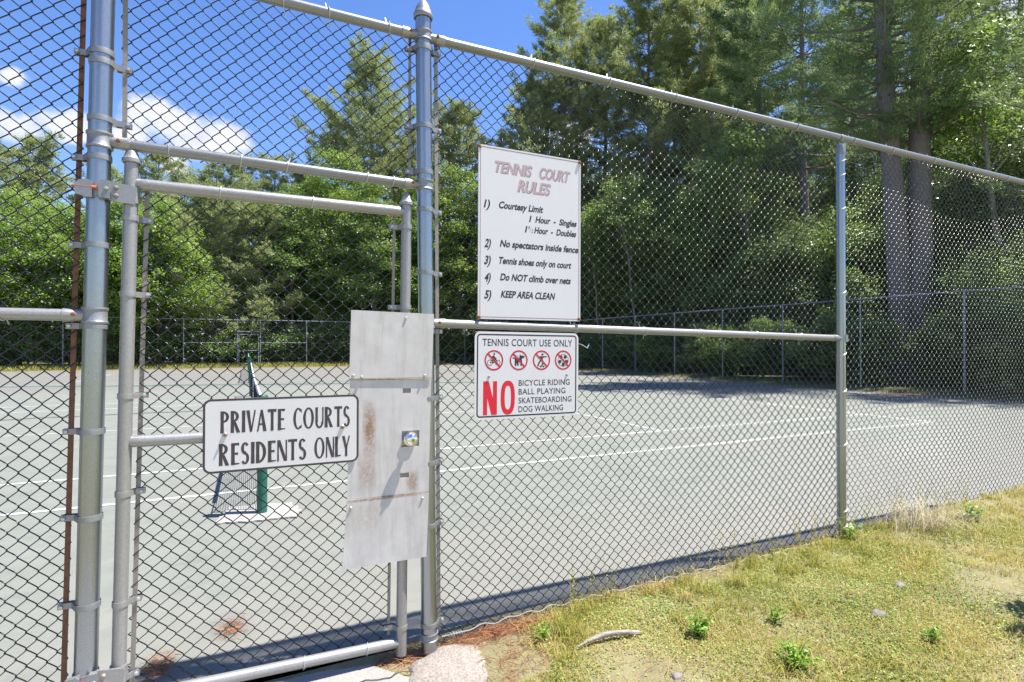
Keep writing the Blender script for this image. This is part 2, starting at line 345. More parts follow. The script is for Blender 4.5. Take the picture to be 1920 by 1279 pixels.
def copy_tree(src, loc, rz=0, sc=None, label=None):
    r = src.copy(); C.objects.link(r); r.location = loc; r.rotation_euler = (0, 0, rz)
    if sc: r.scale = sc if isinstance(sc, tuple) else (sc, sc, sc)
    if label: r['label'] = label
    for ch in list(src.children):
        c = ch.copy(); C.objects.link(c); c.parent = r
        for g in list(ch.children):
            d = g.copy(); C.objects.link(d); d.parent = c
    return r
def lerp(a, b, t): return a + (b - a) * t
def sstep(a, b, x):
    t = np.clip((x - a) / (b - a), 0, 1); return t * t * (3 - 2 * t)

# ------------------------------------------------------------------ ground, court, painted lines
V0 = 2.61                                                    # the near fence stands along v = 2.61
def bank(x): return np.interp(x, [-3, .75, 1.1, 1.7, 2.5, 3.8, 6.4, 12, 30], [0, 0, .045, .075, .085, .125, .20, .24, .2])
def gz(x, y):
    x = np.asarray(x, float); y = np.asarray(y, float)
    near = bank(x) * (1 - sstep(2.60, 2.95, y)) + .012 * np.sin(x * 5.1 + y * 2.3) * np.sin(y * 6.7 - x * 1.9) * sstep(1.0, 1.6, x) * (1 - sstep(2.4, 2.7, y))
    far = .14 * sstep(41.2, 42.6, y) + .12 * sstep(18.3, 19.2, x) * sstep(3.2, 4.5, y) + .8 * sstep(46, 80, y) + .6 * sstep(22, 50, x)
    return near + far - .02 * (y > 2.8) * (y < 41.2) * (x < 18.3)
def axis(parts):
    r = []
    for a, b, st in parts: r += list(np.arange(a, b, st))
    return np.array(r)
gx = axis([(-400, -40, 30), (-40, -2, 1.5), (-2, 8, .06), (8, 30, .5), (30, 60, 2), (60, 430, 30)])
gy = axis([(-200, -4, 14), (-4, 0, .4), (0, 3.2, .06), (3.2, 40.8, 1.2), (40.8, 48, .3), (48, 90, 3), (90, 520, 30)])
X, Y = np.meshgrid(gx, gy, indexing='ij'); Z = gz(X, Y)
nx, ny = X.shape; i, j = np.meshgrid(np.arange(nx - 1), np.arange(ny - 1), indexing='ij')
q = np.stack([i * ny + j, (i + 1) * ny + j, (i + 1) * ny + j + 1, i * ny + j + 1], -1).reshape(-1, 4)
g = link('ground', make_mesh('ground', np.stack([X, Y, Z], -1).reshape(-1, 3), q), M['soil']); struct(g)
g.data.materials.append(M['verge'])
cy = Y[:-1, :-1].ravel(); cx = X[:-1, :-1].ravel()
g.data.polygons.foreach_set('material_index', ((cy > 3.2) | (cx > 30) | (cx < -40)).astype(np.int32)); g.data.polygons.foreach_set('use_smooth', [True] * len(g.data.polygons))
rng = np.random.default_rng(3)
edge = []
for x in np.arange(-45, 18.6, .5): edge.append((x, 2.70 + .02 * math.sin(x * 3.1) + rng.uniform(-.01, .01)))
for y in np.arange(2.75, 41.3, .6): edge.append((18.55 + .05 * math.sin(y), y))
for x in np.arange(18.5, -45, -.6): edge.append((x, 41.35 + .06 * math.sin(x * 1.3)))
c_ = MB(); c_.add([(x, y, 0) for x, y in edge], [tuple(range(len(edge)))]); struct(c_.build('tennis_court', M['court'], smooth=False))
OX, OY = .133, 5.409                                          # near net post of the first court
def strip(mb, a, b, wd, z=.004):
    a = np.array(a, float); b = np.array(b, float); d = (b - a) / np.linalg.norm(b - a); n = np.array([-d[1], d[0]]) * wd / 2
    mb.add([(*p, z) for p in (a - n, b - n, b + n, a + n)], [(0, 1, 2, 3)])
def court_lines(oy, name, mat, k=1.0):
    mb = MB(); y1, y2, y3, y4, yc = oy + .914, oy + 2.286, oy + 10.516, oy + 11.888, oy + 6.4
    h = .03 + .03 * k
    for y in (y1, y2, y3, y4): strip(mb, (OX - 11.885 - .05, y), (OX + 11.885 + .05, y), .066 * k)
    for s_ in (-1, 1):
        for (p, r_) in ((y1, y2), (y2, y3), (y3, y4)): strip(mb, (OX + s_ * 11.885, p + h), (OX + s_ * 11.885, r_ - h), .08 * k)
        for (p, r_) in ((y2, yc), (yc, y3)): strip(mb, (OX + s_ * 6.4, p + h), (OX + s_ * 6.4, r_ - h), .05 * k)
    strip(mb, (OX - 6.37, yc), (OX + 6.37, yc), .05 * k)
    return struct(mb.build(name, mat, smooth=False))
court_lines(OY, 'court_line_paint', M['line'])
OY2 = 24.45
court_lines(OY2, 'court_line_paint', M['oldline'], 2.4)
mb = MB()
p0, p1 = np.array([-30, 32.4]), np.array([12., 20.1]); prev = p0
for k in range(1, 43):
    nx_ = lerp(p0, p1, k / 42) + rng.normal(0, .05, 2); strip(mb, prev, nx_, .36, .008); prev = nx_
struct(mb.build('crack_sealer', M['teal'], smooth=False))
mb = MB(); prev = np.array([-9., 14.2])
for k in range(26):
    nx_ = prev + np.array([.33, .03 + rng.normal(0, .06)]); strip(mb, prev, nx_, .06, .0115); prev = nx_
struct(mb.build('court_crack', M['dark'], smooth=False))
# concrete slab in front of the gate, with a crack
mb = MB()
sl_ = [(-1.9, .9), (.95, .9), (.90, 1.8), (.80, 2.2), (.66, 2.44), (.52, 2.62), (.30, 2.66), (-1.9, 2.66)]
n = len(sl_); mb.add([(x, y, .012) for x, y in sl_] + [(x, y, -.05) for x, y in sl_], [tuple(range(n))] + [(k, k + n, (k + 1) % n + n, (k + 1) % n) for k in range(n)])
slab = struct(mb.build('concrete_path', M['concrete'], smooth=False))
mb = MB(); prev = np.array([.40, 2.50])
for k in range(12):
    nx_ = prev + np.array([.026, rng.normal(0, .012)]); strip(mb, prev, nx_, .006, .0165); prev = nx_
struct(mb.build('path_crack', M['dark'], smooth=False))

# ------------------------------------------------------------------ chain link
def chainlink(x0, x1, z0, z1, W=.062, r=.0022, D=.0048, npp=12, sides=4, wob=.0055, seed=0):
    """interlocking flattened spirals: /-going runs in front, \\-going runs behind"""
    nper = int(round((z1 - z0) / W)); ph = np.arange(nper * npp + 1) / npp * 2 * np.pi + (np.pi / 2 if npp == 2 else 0)
    kx = .985
    tri = np.arcsin(kx * np.sin(ph)) / math.asin(kx); dep = np.tanh(2.6 * np.cos(ph)) / math.tanh(2.6)
    A = W / 4 + r * .9
    zz = z0 + ph / (2 * np.pi) * W
    rg = np.random.default_rng(seed); Vs = []; Fs = []; base = 0
    cols = np.arange(x0 + W / 4, x1, W / 2); th = np.arange(sides) * 2 * np.pi / sides + .4
    n = len(ph); i, j = np.meshgrid(np.arange(n - 1), np.arange(sides), indexing='ij')
    Q = np.stack([i * sides + j, i * sides + (j + 1) % sides, (i + 1) * sides + (j + 1) % sides, (i + 1) * sides + j], -1).reshape(-1, 4)
    a1, a2, a3 = rg.uniform(0, 6, 3)
    for k, xc in enumerate(cols):
        sgn = 1 if k % 2 == 0 else -1
        P = np.stack([xc + A * tri * sgn, -D * dep * sgn, zz], -1)
        P[:, 0] += wob * np.sin(P[:, 2] * 3.1 + xc * 2 + a1) + wob * .5 * np.sin(P[:, 2] * 9 + xc * 7 + a2)
        P[:, 2] += wob * 1.3 * np.sin(xc * 4.2 + P[:, 2] * 1.1 + a3)
        P[:, 1] += wob * 2.2 * np.sin(xc * 2.6 + a2) * np.sin(P[:, 2] * 2.2 + a1)
        T = np.gradient(P, axis=0); T /= np.linalg.norm(T, axis=1)[:, None]
        u = np.cross(T, [0, 1., 0]); u /= np.linalg.norm(u, axis=1)[:, None]; w_ = np.cross(T, u)
        Vs.append((P[:, None, :] + r * (np.cos(th)[None, :, None] * u[:, None, :] + np.sin(th)[None, :, None] * w_[:, None, :])).reshape(-1, 3))
        Fs.append(Q + base); base += n * sides
    return np.concatenate(Vs), np.concatenate(Fs)
def mesh_panel(x0, x1, z0, z1, y, parent, seed, xl=None, xr=None, mat='pvc', **kw):
    v, f = chainlink(x0, x1, z0, z1, seed=seed, **kw); v[:, 1] += y
    if xl or xr:                                              # the edge pickets follow the leaning tension bars
        t_ = (v[:, 0] - x0) / (x1 - x0); zl = v[:, 2]; v[:, 0] += (1 - t_) * ((xl(zl) - x0) if xl else 0) + t_ * ((xr(zl) - x1) if xr else 0)
    o = link('wire_mesh', make_mesh('wire_mesh', v, f), M[mat], parent)
    o.data.polygons.foreach_set('use_smooth', [True] * len(o.data.polygons)); return o

# ------------------------------------------------------------------ the near fence
fence = thing('chain_link_fence', 'tall near fence of black wire mesh on silver posts, framing the closed gate', 'fence', (.785, V0, 0))
YM = V0 + .028; PL = lambda z: -.5455 + .0162 * z; PR = lambda z: .800 - .0115 * z; RP = .0375
def post(fx, z1, r, mat, z0=-.1):
    return MB().tube([(fx(z), V0, z) for z in np.linspace(z0, z1, 6)], r, 36).build('post', mat, fence)
def acorn(c, r, parent, sub=None, mat='band', k=1.0):
    prof = [(r + .004, 0), (r + .0085, .004), (r + .0085, .022), (r + .005, .026), (r * 1.02, .040), (r * .86, .058), (r * .60, .076), (r * .30, .090), (.0005, .097)]
    return MB().lathe(c, [(a, b * k) for a, b in prof]).build('post_cap', M[mat], parent, sub=sub, ang=50)
pl = post(PL, 3.03, RP, M['galv']); acorn((PL(3.0), V0, 3.0), RP, fence, pl)
pr = post(PR, 3.08, RP, M['galv']); acorn((PR(3.05), V0, 3.05), RP, fence, pr)
for px in (3.838, 6.90):
    lp = post(lambda z, px=px: px + .002 * z, 2.92, .0305, M['galv'])
    MB().lathe((px + .006, V0, 2.845), [(.031, 0), (.0335, 0), (.0335, .06), (.029, .072), (.014, .078), (.001, .08)]).tube([(px - .006, V0, 2.968), (px + .018, V0, 2.968)], .0262, 24).build('loop_cap', M['band'], fence, sub=lp)
for px in (-3.6,):
    lp = post(lambda z, px=px: px, 2.95, .0305, M['galv'])
def rail(a, b, r, mat='galv_rail', parent=None, name='rail', n=2):
    return MB().tube([tuple(lerp(np.array(a), np.array(b), t)) for t in np.linspace(0, 1, n)], r, 26).build(name, M[mat], parent or fence)
def cup(xp, xq, z, r, dz=0, mat='alu'):
    """pressed rail end cup from the post to the pipe, with its bolt"""
    s_ = np.sign(xq - xp)
    o = MB().tube([(xp, V0, z), (xp + .25 * (xq - xp), V0, z), (xp + .55 * (xq - xp), V0, z), (xq, V0, z + dz)], [r * .72, r * .85, r + .003, r + .0035], 24).build('rail_end', M[mat], fence)
    MB().lathe((lerp(xp, xq, .42), V0 - r - .002, z + .004), [(.0006, -.010), (.006, -.009), (.0075, -.004), (.0075, .006)], 10, 'y').build('bolt', M['rust'], sub=o)
    return o
TR = .0225
rail((-3.6, V0, 2.968), (PL(2.968), V0, 2.968), TR); rail((PL(2.968), V0, 2.975), (PR(2.967), V0, 2.966), TR)
rail((PR(2.967), V0, 2.966), (6.95, V0, 2.974), TR)
cup(PR(2.967) + .036, PR(2.967) + .105, 2.966, TR); cup(PR(2.967) - .036, PR(2.967) - .105, 2.967, TR)
cup(PL(2.97) + .036, PL(2.97) + .105, 2.974, TR)
rail((-3.6, V0, 1.600), (PL(1.593), V0, 1.593), TR * .98, 'alu'); cup(PL(1.593) - .036, PL(1.593) - .098, 1.593, TR * .98)
rail((PR(1.587), V0 - .004, 1.588), (3.838, V0 - .004, 1.532), TR * .94, 'alu'); cup(PR(1.587) + .036, PR(1.587) + .095, 1.587, TR * .94)
MB().tube([(3.845, V0 - .004, 1.532), (3.80, V0 - .004, 1.532), (3.79, V0 - .004, 1.5325), (3.745, V0 - .004, 1.5335)], [.019, .022, .0235, .0235], 22).box((3.842, V0 - .034, 1.506), (3.872, V0 + .02, 1.557)).build('rail_end', M['band'], fence)
rail((PL(2.26), V0, 2.262), (PR(2.249), V0, 2.247), TR * .95, 'galv_rail'); cup(PL(2.26) + .036, PL(2.26) + .10, 2.262, TR * .95); cup(PR(2.249) - .036, PR(2.249) - .10, 2.248, TR * .95)
# collars that carry the rail ends
def collar(fx, z, r=RP, h=.05, parent=None, mat='band'):
    return MB().lathe((fx(z), V0, z - h / 2), [(r + .0005, 0), (r + .006, .001), (r + .0065, h * .12), (r + .003, h * .22), (r + .0028, h * .78), (r + .0065, h * .88), (r + .006, h), (r + .0005, h)], 32).build('rail_collar', M[mat], parent or fence, ang=30)
collar(PL, 2.262, h=.062); collar(PL, 1.593, h=.062); collar(PL, 2.97)
collar(PR, 2.965); collar(PR, 2.247); collar(PR, 1.587)
# brace bands with their bolts
def band(fx, z, dirn, r, barx, parent, mat='band', h=.022):
    xc = fx(z)
    mb = MB().lathe((xc, V0, z - h / 2), [(r + .0002, 0), (r + .0035, 0), (r + .0042, h * .5), (r + .0035, h), (r + .0002, h)], 30)
    xa, xb = xc + dirn * (r + .001), barx + dirn * .024
    for P_ in ([(xa - dirn * .006, V0 - r * .66), (xa + dirn * .014, YM - .012), (xb, YM - .009)], [(xa - dirn * .006, V0 + r * .66), (xa + dirn * .014, YM + .010), (xb, YM + .009)]):
        for (xu, yu), (xv, yv) in zip(P_[:-1], P_[1:]):
            t_ = .0016
            mb.add([(xu, yu - t_, z - h / 2), (xv, yv - t_, z - h / 2), (xv, yv + t_, z - h / 2), (xu, yu + t_, z - h / 2), (xu, yu - t_, z + h / 2), (xv, yv - t_, z + h / 2), (xv, yv + t_, z + h / 2), (xu, yu + t_, z + h / 2)],
                   [(3, 2, 1, 0), (4, 5, 6, 7), (0, 1, 5, 4), (1, 2, 6, 5), (2, 3, 7, 6), (3, 0, 4, 7)])
    o = mb.build('brace_band', M[mat], parent, ang=30)
    MB().lathe((barx + dirn * .013, YM - .010, z), [(.0005, -.011), (.006, -.010), (.0072, -.004), (.0072, .0), (.0045, .001), (.0045, .024), (.0008, .025)], 8, 'y').build('bolt', M['tie'], sub=o)
barL = lambda z: -.619 + .0185 * z
for z in (2.60, 2.196, 1.861, 1.553, 1.154, .829, .50): band(PL, z, -1, RP, barL(z), fence)
for z in (2.562, 2.344): band(PL, z, 1, RP, -.434, fence)
for z in (2.910, 2.532, 2.130, 1.828, 1.548, 1.226, .918, .62, .145): band(PR, z, 1, RP, .857 - .0068 * z, fence)
for z in (2.905, 2.53, 2.31): band(PR, z, -1, RP, .7075, fence)
def flatbar(xf, z0, z1, mat, parent, wd=.017):
    mb = MB(); zs = np.linspace(z0, z1, 8)
    V = [];
    for z in zs:
        x = xf(z); V += [(x - wd / 2, YM - .003, z), (x + wd / 2, YM - .003, z), (x + wd / 2, YM + .003, z), (x - wd / 2, YM + .003, z)]
    F = [(3, 2, 1, 0), tuple(range(28, 32))]
    for k in range(7):
        for e in range(4): F.append((k * 4 + e, k * 4 + (e + 1) % 4, k * 4 + 4 + (e + 1) % 4, k * 4 + 4 + e))
    return mb.add(V, F).build('tension_bar', M[mat], parent, smooth=False)
flatbar(barL, .05, 2.98, 'rustbar', fence); flatbar(lambda z: -.434, 2.285, 2.99, 'bar', fence, .016)
flatbar(lambda z: .857 - .0068 * z, .09, 3.005, 'bar', fence); flatbar(lambda z: .7075, 2.285, 3.0, 'bar', fence, .013)
# wire mesh panels
mesh_panel(-2.25, -.605, .04, 2.99, YM, fence, 1, xr=lambda z: barL(z) + .010)
mesh_panel(-.445, .718, 2.232, 2.985, YM, fence, 2)
mesh_panel(.848, 3.85, .02, 2.995, YM, fence, 3, xl=lambda z: .857 - .0068 * z - .010)
mesh_panel(3.86, 6.9, .06, 2.995, YM + .004, fence, 4, mat='pvc_glint', npp=8, sides=3)
# tie wires
def tie_h(x, z, r, tail=.05, slant=.012):
    th = np.linspace(R(-75), R(205), 16); rr = r + .0035
    pts = [(x + slant * 1.4, V0 + r + .012, z - r - tail * .5)] if tail else []
    arc = [(x + slant * (1 - k / 15 * 2), V0 - rr * math.sin(a + R(25)), z + rr * math.cos(a + R(25)) * -1) for k, a in enumerate(th)]
    P_ = arc + [(x - slant * 1.5, V0 + r + .008, z + r + tail * .55), (x - slant * 2.2, V0 + r + .012, z + r + tail * .75)]
    MB().tube(pts + P_, .0021, 6).build('tie_wire', M['tie'], fence)
rr_ = random.Random(4)
def midz(x): return lerp(1.588, 1.532, (x - .78) / 3.06)
for x in (2.09, 2.52, 3.00, 3.42, 1.62): tie_h(x, midz(x), TR * .94, .045, .013)
for x in (1.36, 1.84, 2.32, 2.82, 3.38, 3.98, 4.44, 4.98, 5.55, 6.1): tie_h(x, 2.968, TR, .05, rr_.uniform(-.008, .006))
for x in (-.28, -.02, .16, .50, .62): tie_h(x, lerp(2.262, 2.248, (x + .45) / 1.2), TR * .95, .035, rr_.uniform(-.01, .01))
for x in (.14, .33, .60): tie_h(x, 2.970, TR, .05, rr_.uniform(-.008, .008))
for x in (-.8, -1.2): tie_h(x, 1.595, TR, .04)
for z in (2.80, 2.70, 2.46, 1.86, 1.42, 1.16, .78, .20, .31):
    th = np.linspace(R(-200), R(20), 14)
    MB().tube([(3.842 + .034 * math.cos(a), V0 + .034 * math.sin(a) * 1.0, z + .016 * math.cos(a)) for a in th] + [(3.842 + .05, V0 + .03, z + .012)], .0022, 6).build('tie_wire', M['tie'], fence)
# wavy tension wire along the foot, twisted on to the gate post
P_ = []
for x in np.arange(.86, 7.0, .01):
    zb = np.interp(x, [.86, 1.24, 1.7, 2.45, 3.1, 3.82, 6.4], [.072, .094, .104, .112, .110, .128, .20])
    P_.append((x, V0 - .012 + .006 * math.sin(x * 31), zb + .0065 * math.sin(x * 2 * math.pi / .13) * min(1, (x - .86) * 4)))
MB().tube(P_, .0026, 6).build('tension_wire', M['tie'], fence)
MB().tube([(.90 + .0028 * k, V0 - .012 + .008 * math.cos(k * 1.3), .076 + .008 * math.sin(k * 1.3)) for k in range(24)], .0022, 5).build('tie_wire', M['tie'], fence)
collar(PR, .088, RP, .035)

# ------------------------------------------------------------------ the gate
gate = thing('fence_gate', 'closed silver pipe gate with black wire mesh and painted lock plates between the two posts', 'gate', (-.42, V0, .05))
GL = lambda z: -.442 + .0165 * z; GR = lambda z: .6625 + .0112 * z; RG = .0245
gl = MB().tube([(GL(z), V0, z) for z in np.linspace(.13, 2.20, 5)], RG, 30).build('stile', M['alu'], gate); acorn((GL(2.19), V0, 2.19), RG, gate, gl, 'alu', .72)
gr = MB().tube([(GR(z), V0, z) for z in np.linspace(.03, 2.15, 5)], RG, 30).build('stile', M['alu'], gate); acorn((GR(2.14), V0, 2.14), RG, gate, gr, 'alu', .72)
def grail(xa, za, xb, zb, r=.0235):
    return MB().tube([(xa, V0, za), (xa + .012, V0, za), (xa + .05, V0, za), (xb - .05, V0, zb), (xb - .012, V0, zb), (xb, V0, zb)], [r * .7, r * .95, r, r, r * .95, r * .7], 26).build('rail', M['alu'], gate)
grail(GL(2.11) + .012, 2.111, GR(2.11) - .008, 2.112); grail(GL(1.104) + .012, 1.105, GR(1.1) - .01, 1.098); grail(GL(.1) + .012, .108, GR(.09) - .008, .090)
flatbar(lambda z: -.402 + .0215 * z, .15, 2.14, 'bar', gate, .016); flatbar(lambda z: .608 + .0122 * z, .12, 2.16, 'bar', gate, .013)
for z in (1.975, 1.679, 1.283, .906, .485, .195): band(GL, z, 1, RG, -.402 + .0215 * z, gate, 'alu')
for z in (2.04, 1.66, .159): band(GR, z, -1, RG, .608 + .0122 * z, gate, 'alu')
mesh_panel(-.385, .622, .105, 2.105, YM, gate, 5, xl=lambda z: -.402 + .0215 * z - .010, xr=lambda z: .608 + .0122 * z + .010)
def tie_g(x, z, r):
    th = np.linspace(R(-160), R(60), 14)
    MB().tube([(x + .010 * k / 13, V0 + (r + .003) * math.sin(a), z + (r + .003) * math.cos(a)) for k, a in enumerate(th)] + [(x + .012, V0 + .03, z - r - .02)], .0022, 6).build('tie_wire', M['tie'], gate)
for x, z in ((-.10, 2.112), (.26, 2.112), (.23, .095), (.5, .092)): tie_g(x, z, .0235)
# hinges: post strap, pin and gate strap
def hinge(z):
    xp, xg = PL(z), GL(z)
    mb = MB()
    for dz_, sgn in ((0, 1),):
        mb.lathe((xp, V0, z - .028), [(RP + .0004, 0), (RP + .004, 0), (RP + .004, .056), (RP + .0004, .056)], 30)
        mb.prism([(xp - .062, z - .022), (xp - .030, z - .032), (xp - .010, z - .032), (xp - .010, z + .024), (xp - .020, z + .034), (xp - .050, z + .030), (xp - .064, z + .012)], V0 - .052, V0 - .032)
        mb.prism([(xp + .012, z - .032), (xp + .045, z - .032), (xp + .045, z + .036), (xp + .020, z + .036), (xp + .008, z + .020)], V0 - .056, V0 - .030)
    o = mb.build('hinge', M['band'], gate, ang=30)
    MB().tube([(xp - .072, V0 - .046, z + .006), (xp + .02, V0 - .046, z + .006)], .0065, 12).build('hinge_pin', M['redrust'], sub=o)
    mb = MB().prism([(xp + .040, z - .034), (xg + .018, z - .044), (xg + .024, z + .026), (xp + .040, z + .038)], V0 - .036, V0 - .031)
    mb.lathe((xg, V0, z - .034), [(RG + .0004, 0), (RG + .005, 0), (RG + .005, .062), (RG + .0004, .062)], 26)
    mb.build('hinge_strap', M['alu'], sub=o, ang=30)
    for dz_ in (.014, -.016):
        MB().lathe((xp + .062, V0 - .036, z + dz_), [(.0005, -.012), (.006, -.011), (.0085, -.006), (.0085, .001)], 10, 'y').build('bolt', M['bar'], sub=o)
    MB().lathe((xp + .036, V0 - .056, z + .004), [(.0005, -.012), (.006, -.011), (.007, -.004), (.007, .001)], 10, 'y').build('bolt', M['tie'], sub=o)
hinge(2.066); hinge(.222)
# lock plates
def holed(xs, zs, holes, y, th, sh):
    """sheet with square openings; sh skews x with height"""
    mb = MB(); nx, nz = len(xs), len(zs); V = []
    for yy in (y, y + th):
        for x in xs:
            for z in zs: V.append((x + sh * (z - zs[0]), yy, z))
    idx = lambda l, a, b: l * nx * nz + a * nz + b
    solid = lambda a, b: 0 <= a < nx - 1 and 0 <= b < nz - 1 and (a, b) not in holes
    F = []
    for a in range(nx - 1):
        for b in range(nz - 1):
            if not solid(a, b): continue
            F.append((idx(0, a, b), idx(0, a + 1, b), idx(0, a + 1, b + 1), idx(0, a, b + 1))); F.append((idx(1, a, b), idx(1, a, b + 1), idx(1, a + 1, b + 1), idx(1, a + 1, b)))
            for (da, db, p, r_) in ((-1, 0, (a, b), (a, b + 1)), (1, 0, (a + 1, b + 1), (a + 1, b)), (0, -1, (a + 1, b), (a, b)), (0, 1, (a, b + 1), (a + 1, b + 1))):
                if not solid(a + da, b + db): F.append((idx(0, *p), idx(0, *r_), idx(1, *r_), idx(1, *p)))
    return mb.add(V, F)
YP = 2.570
MB().prism([(.4165, 1.332), (.795, 1.319), (.807, 1.629), (.4235, 1.638)], YP - .006, YP - .003).build('lock_plate', M['plate'], gate, smooth=False)['label'] = 'upper plain grey plate overlapping the middle plate'
midp = holed([.408, .6445, .6475, .6825, .6855, .731, .783], [.775, .866, .888, 1.008, 1.082, 1.258, 1.280, 1.345], {(2, 1), (3, 1), (1, 1), (2, 3), (3, 3), (4, 3), (2, 5), (3, 5)}, YP, .003, .0225).build('lock_plate', M['plate'], gate, smooth=False)
midp['label'] = 'rust-streaked middle plate with the doorknob opening'
MB().prism([(.387, .487), (.772, .485), (.783, .781), (.408, .794)], YP - .0055, YP - .003).build('lock_plate', M['plate'], gate, smooth=False)['label'] = 'lower plain grey plate reaching below the knob'
MB().box((.56, YP + .006, .84), (.775, V0 - .026, 1.31)).build('lock_case', M['bar'], gate, smooth=False)
kb = MB().lathe((.694, 0, 1.045), [(.030, YP - .002), (.033, YP - .006), (.033, YP - .010), (.024, YP - .010), (.012, YP - .012), (.011, YP - .020), (.019, YP - .022), (.026, YP - .027), (.0285, YP - .034), (.027, YP - .041), (.021, YP - .0465), (.010, YP - .0485), (.0005, YP - .049)], 36, 'y').build('doorknob', M['chrome'], gate, ang=60)
kh = MB().lathe((.694, 0, 1.045), [(.0085, YP - .0482), (.0085, YP - .0515), (.0005, YP - .052)], 18, 'y').build('key_cylinder', M['brass'], sub=kb)
MB().box((.6928, YP - .0535, 1.041), (.6952, YP - .052, 1.049)).build('keyhole', M['dark'], sub=kb, smooth=False)
def screw(x, z, y, parent, mat='tie', r=.0065, name='bolt', sub=None, ln=.006):
    return MB().lathe((x, y, z), [(.0004, -ln), (r * .7, -ln * .95), (r, -ln * .55), (r, 0)], 10, 'y').build(name, M[mat], parent, sub=sub)
for x, z in ((.433, 1.345), (.470, 1.338), (.762, 1.338), (.672, 1.607)): screw(x, z, YP - .006, gate)
for x, z in ((.424, .757), (.752, .762)): screw(x, z, YP - .0055, gate)

# ------------------------------------------------------------------ lettering
def text_mesh(body, bold=0.0, spacing=1.0):
    cu = bpy.data.curves.new('t', 'FONT'); cu.body = body; cu.offset = bold; cu.space_character = spacing; cu.resolution_u = 5
    o = bpy.data.objects.new('t', cu); C.objects.link(o); bpy.context.view_layer.update()
    me = o.evaluated_get(bpy.context.evaluated_depsgraph_get()).to_mesh()
    v = np.array([p.co[:] for p in me.vertices]); f = [tuple(p.vertices) for p in me.polygons]
    bpy.data.objects.remove(o); bpy.data.curves.remove(cu); return v, f
_cap = {}
def text_at(body, x0, x1, zb, cap, y, frame, mat, parent, bold=0., shear=0., spacing=1.0, sub=None, name='lettering', dx=0, dz=0, taper=0):
    """body fitted between x0 and x1 on baseline zb with capital height cap, in the sign frame"""
    v, f = text_mesh(body, bold, spacing)
    if bold not in _cap:
        h, _ = text_mesh('H', bold); _cap[bold] = (h[:, 1].min(), h[:, 1].max())
    lo, hi = _cap[bold]; z = (v[:, 1] - lo) / (hi - lo) * cap
    x = v[:, 0]; x = (x - x.min()) / (x.max() - x.min()) * (x1 - x0 - shear * cap) + x0 + shear * z
    V = frame(x + dx, zb + z + dz, y); mb = MB(); mb.v = [V]; mb.f = [np.array([q]) for q in f]; mb.n = len(V); mb.a = [np.full(len(V), .5)]
    return mb.build(name, M[mat], parent, smooth=False, sub=sub)
def rrect(w, h, r, k=7):
    p = []
    for cx, cz, a0 in ((w - r, h - r, 0), (r, h - r, 90), (r, r, 180), (w - r, r, 270)):
        for i in range(k): a = R(a0 + 90 * i / (k - 1)); p.append((cx + r * math.cos(a), cz + r * math.sin(a)))
    return p
class Sign:
    """flat panel with its own tilt: local x right, z up, y towards the fence"""
    def __init__(s, x, z, y, w, h, roll=0, lean=0):
        s.o = (x, y, z); s.w, s.h, s.c, s.s, s.lean = w, h, math.cos(roll), math.sin(roll), lean
    def fr(s, x, z, y=0):
        x = np.asarray(x, float); z = np.asarray(z, float)
        return np.stack([s.o[0] + x * s.c - z * s.s, s.o[1] + (y * .25 if y < 0 else y) + z * s.lean + 0 * x, s.o[2] + x * s.s + z * s.c], -1)
    def poly(s, pts, y, mat, name, parent=None, sub=None, th=None):
        P_ = np.array(pts); n = len(P_); a = s.fr(P_[:, 0], P_[:, 1], y); mb = MB()
        if th:
            b_ = s.fr(P_[:, 0], P_[:, 1], y + th)
            mb.add(np.concatenate([a, b_]), [tuple(range(n)), tuple(range(2 * n - 1, n - 1, -1))] + [(i, i + n, (i + 1) % n + n, (i + 1) % n) for i in range(n)])
        else: mb.add(a, [tuple(range(n))])
        return mb.build(name, M[mat], parent, smooth=False, sub=sub)
    def ring(s, outer, inner, y, mat, name, parent=None, sub=None):
        n = len(outer); A = s.fr(np.array(outer)[:, 0], np.array(outer)[:, 1], y); B = s.fr(np.array(inner)[:, 0], np.array(inner)[:, 1], y)
        return MB().add(np.concatenate([A, B]), [(i, (i + 1) % n, (i + 1) % n + n, i + n) for i in range(n)]).build(name, M[mat], parent, smooth=False, sub=sub)
def inset(w, h, d, r, k=7): return [(x + d, z + d) for x, z in rrect(w - 2 * d, h - 2 * d, max(.001, r - d), k)]

# sign 1: the court rules
sg = Sign(1.040, 1.612, 2.587, .598, .872, R(-.15), -.004)
rules = thing('rules_sign', 'tall white TENNIS COURT RULES board with slanted black handwriting-style list and faded red heading', 'sign', (1.34, 2.587, 1.612))
sg.poly(rrect(.598, .872, .006), 0, 'white', 'panel', rules, th=.004)
sg.ring(inset(.598, .872, .001, .006), inset(.598, .872, .007, .006), -.0012, 'white', 'folded_rim', rules)
sg.ring(inset(.598, .872, .0095, .006), inset(.598, .872, .0125, .006), -.0012, 'frost', 'red_line', rules)
def rl(body, a, b, top, base, **kw):
    kw = {**dict(mat='black', bold=.033, shear=.22), **kw}; mat = kw.pop('mat'); y = kw.pop('y', -.0015)
    return text_at(body, a * .598, b * .598, .872 * (1 - base), .872 * (base - top), y, sg.fr, mat, rules, **kw)
for body, a, b, tp, bs in (('TENNIS', .130, .505, .080, .147), ('COURT', .563, .885, .079, .147), ('RULES', .36, .69, .172, .243)):
    rl(body, a, b, tp, bs, mat='greytext', bold=.030, dx=.0032, dz=-.0032, y=-.0012); rl(body, a, b, tp, bs, mat='mauve', bold=.022, y=-.0018)
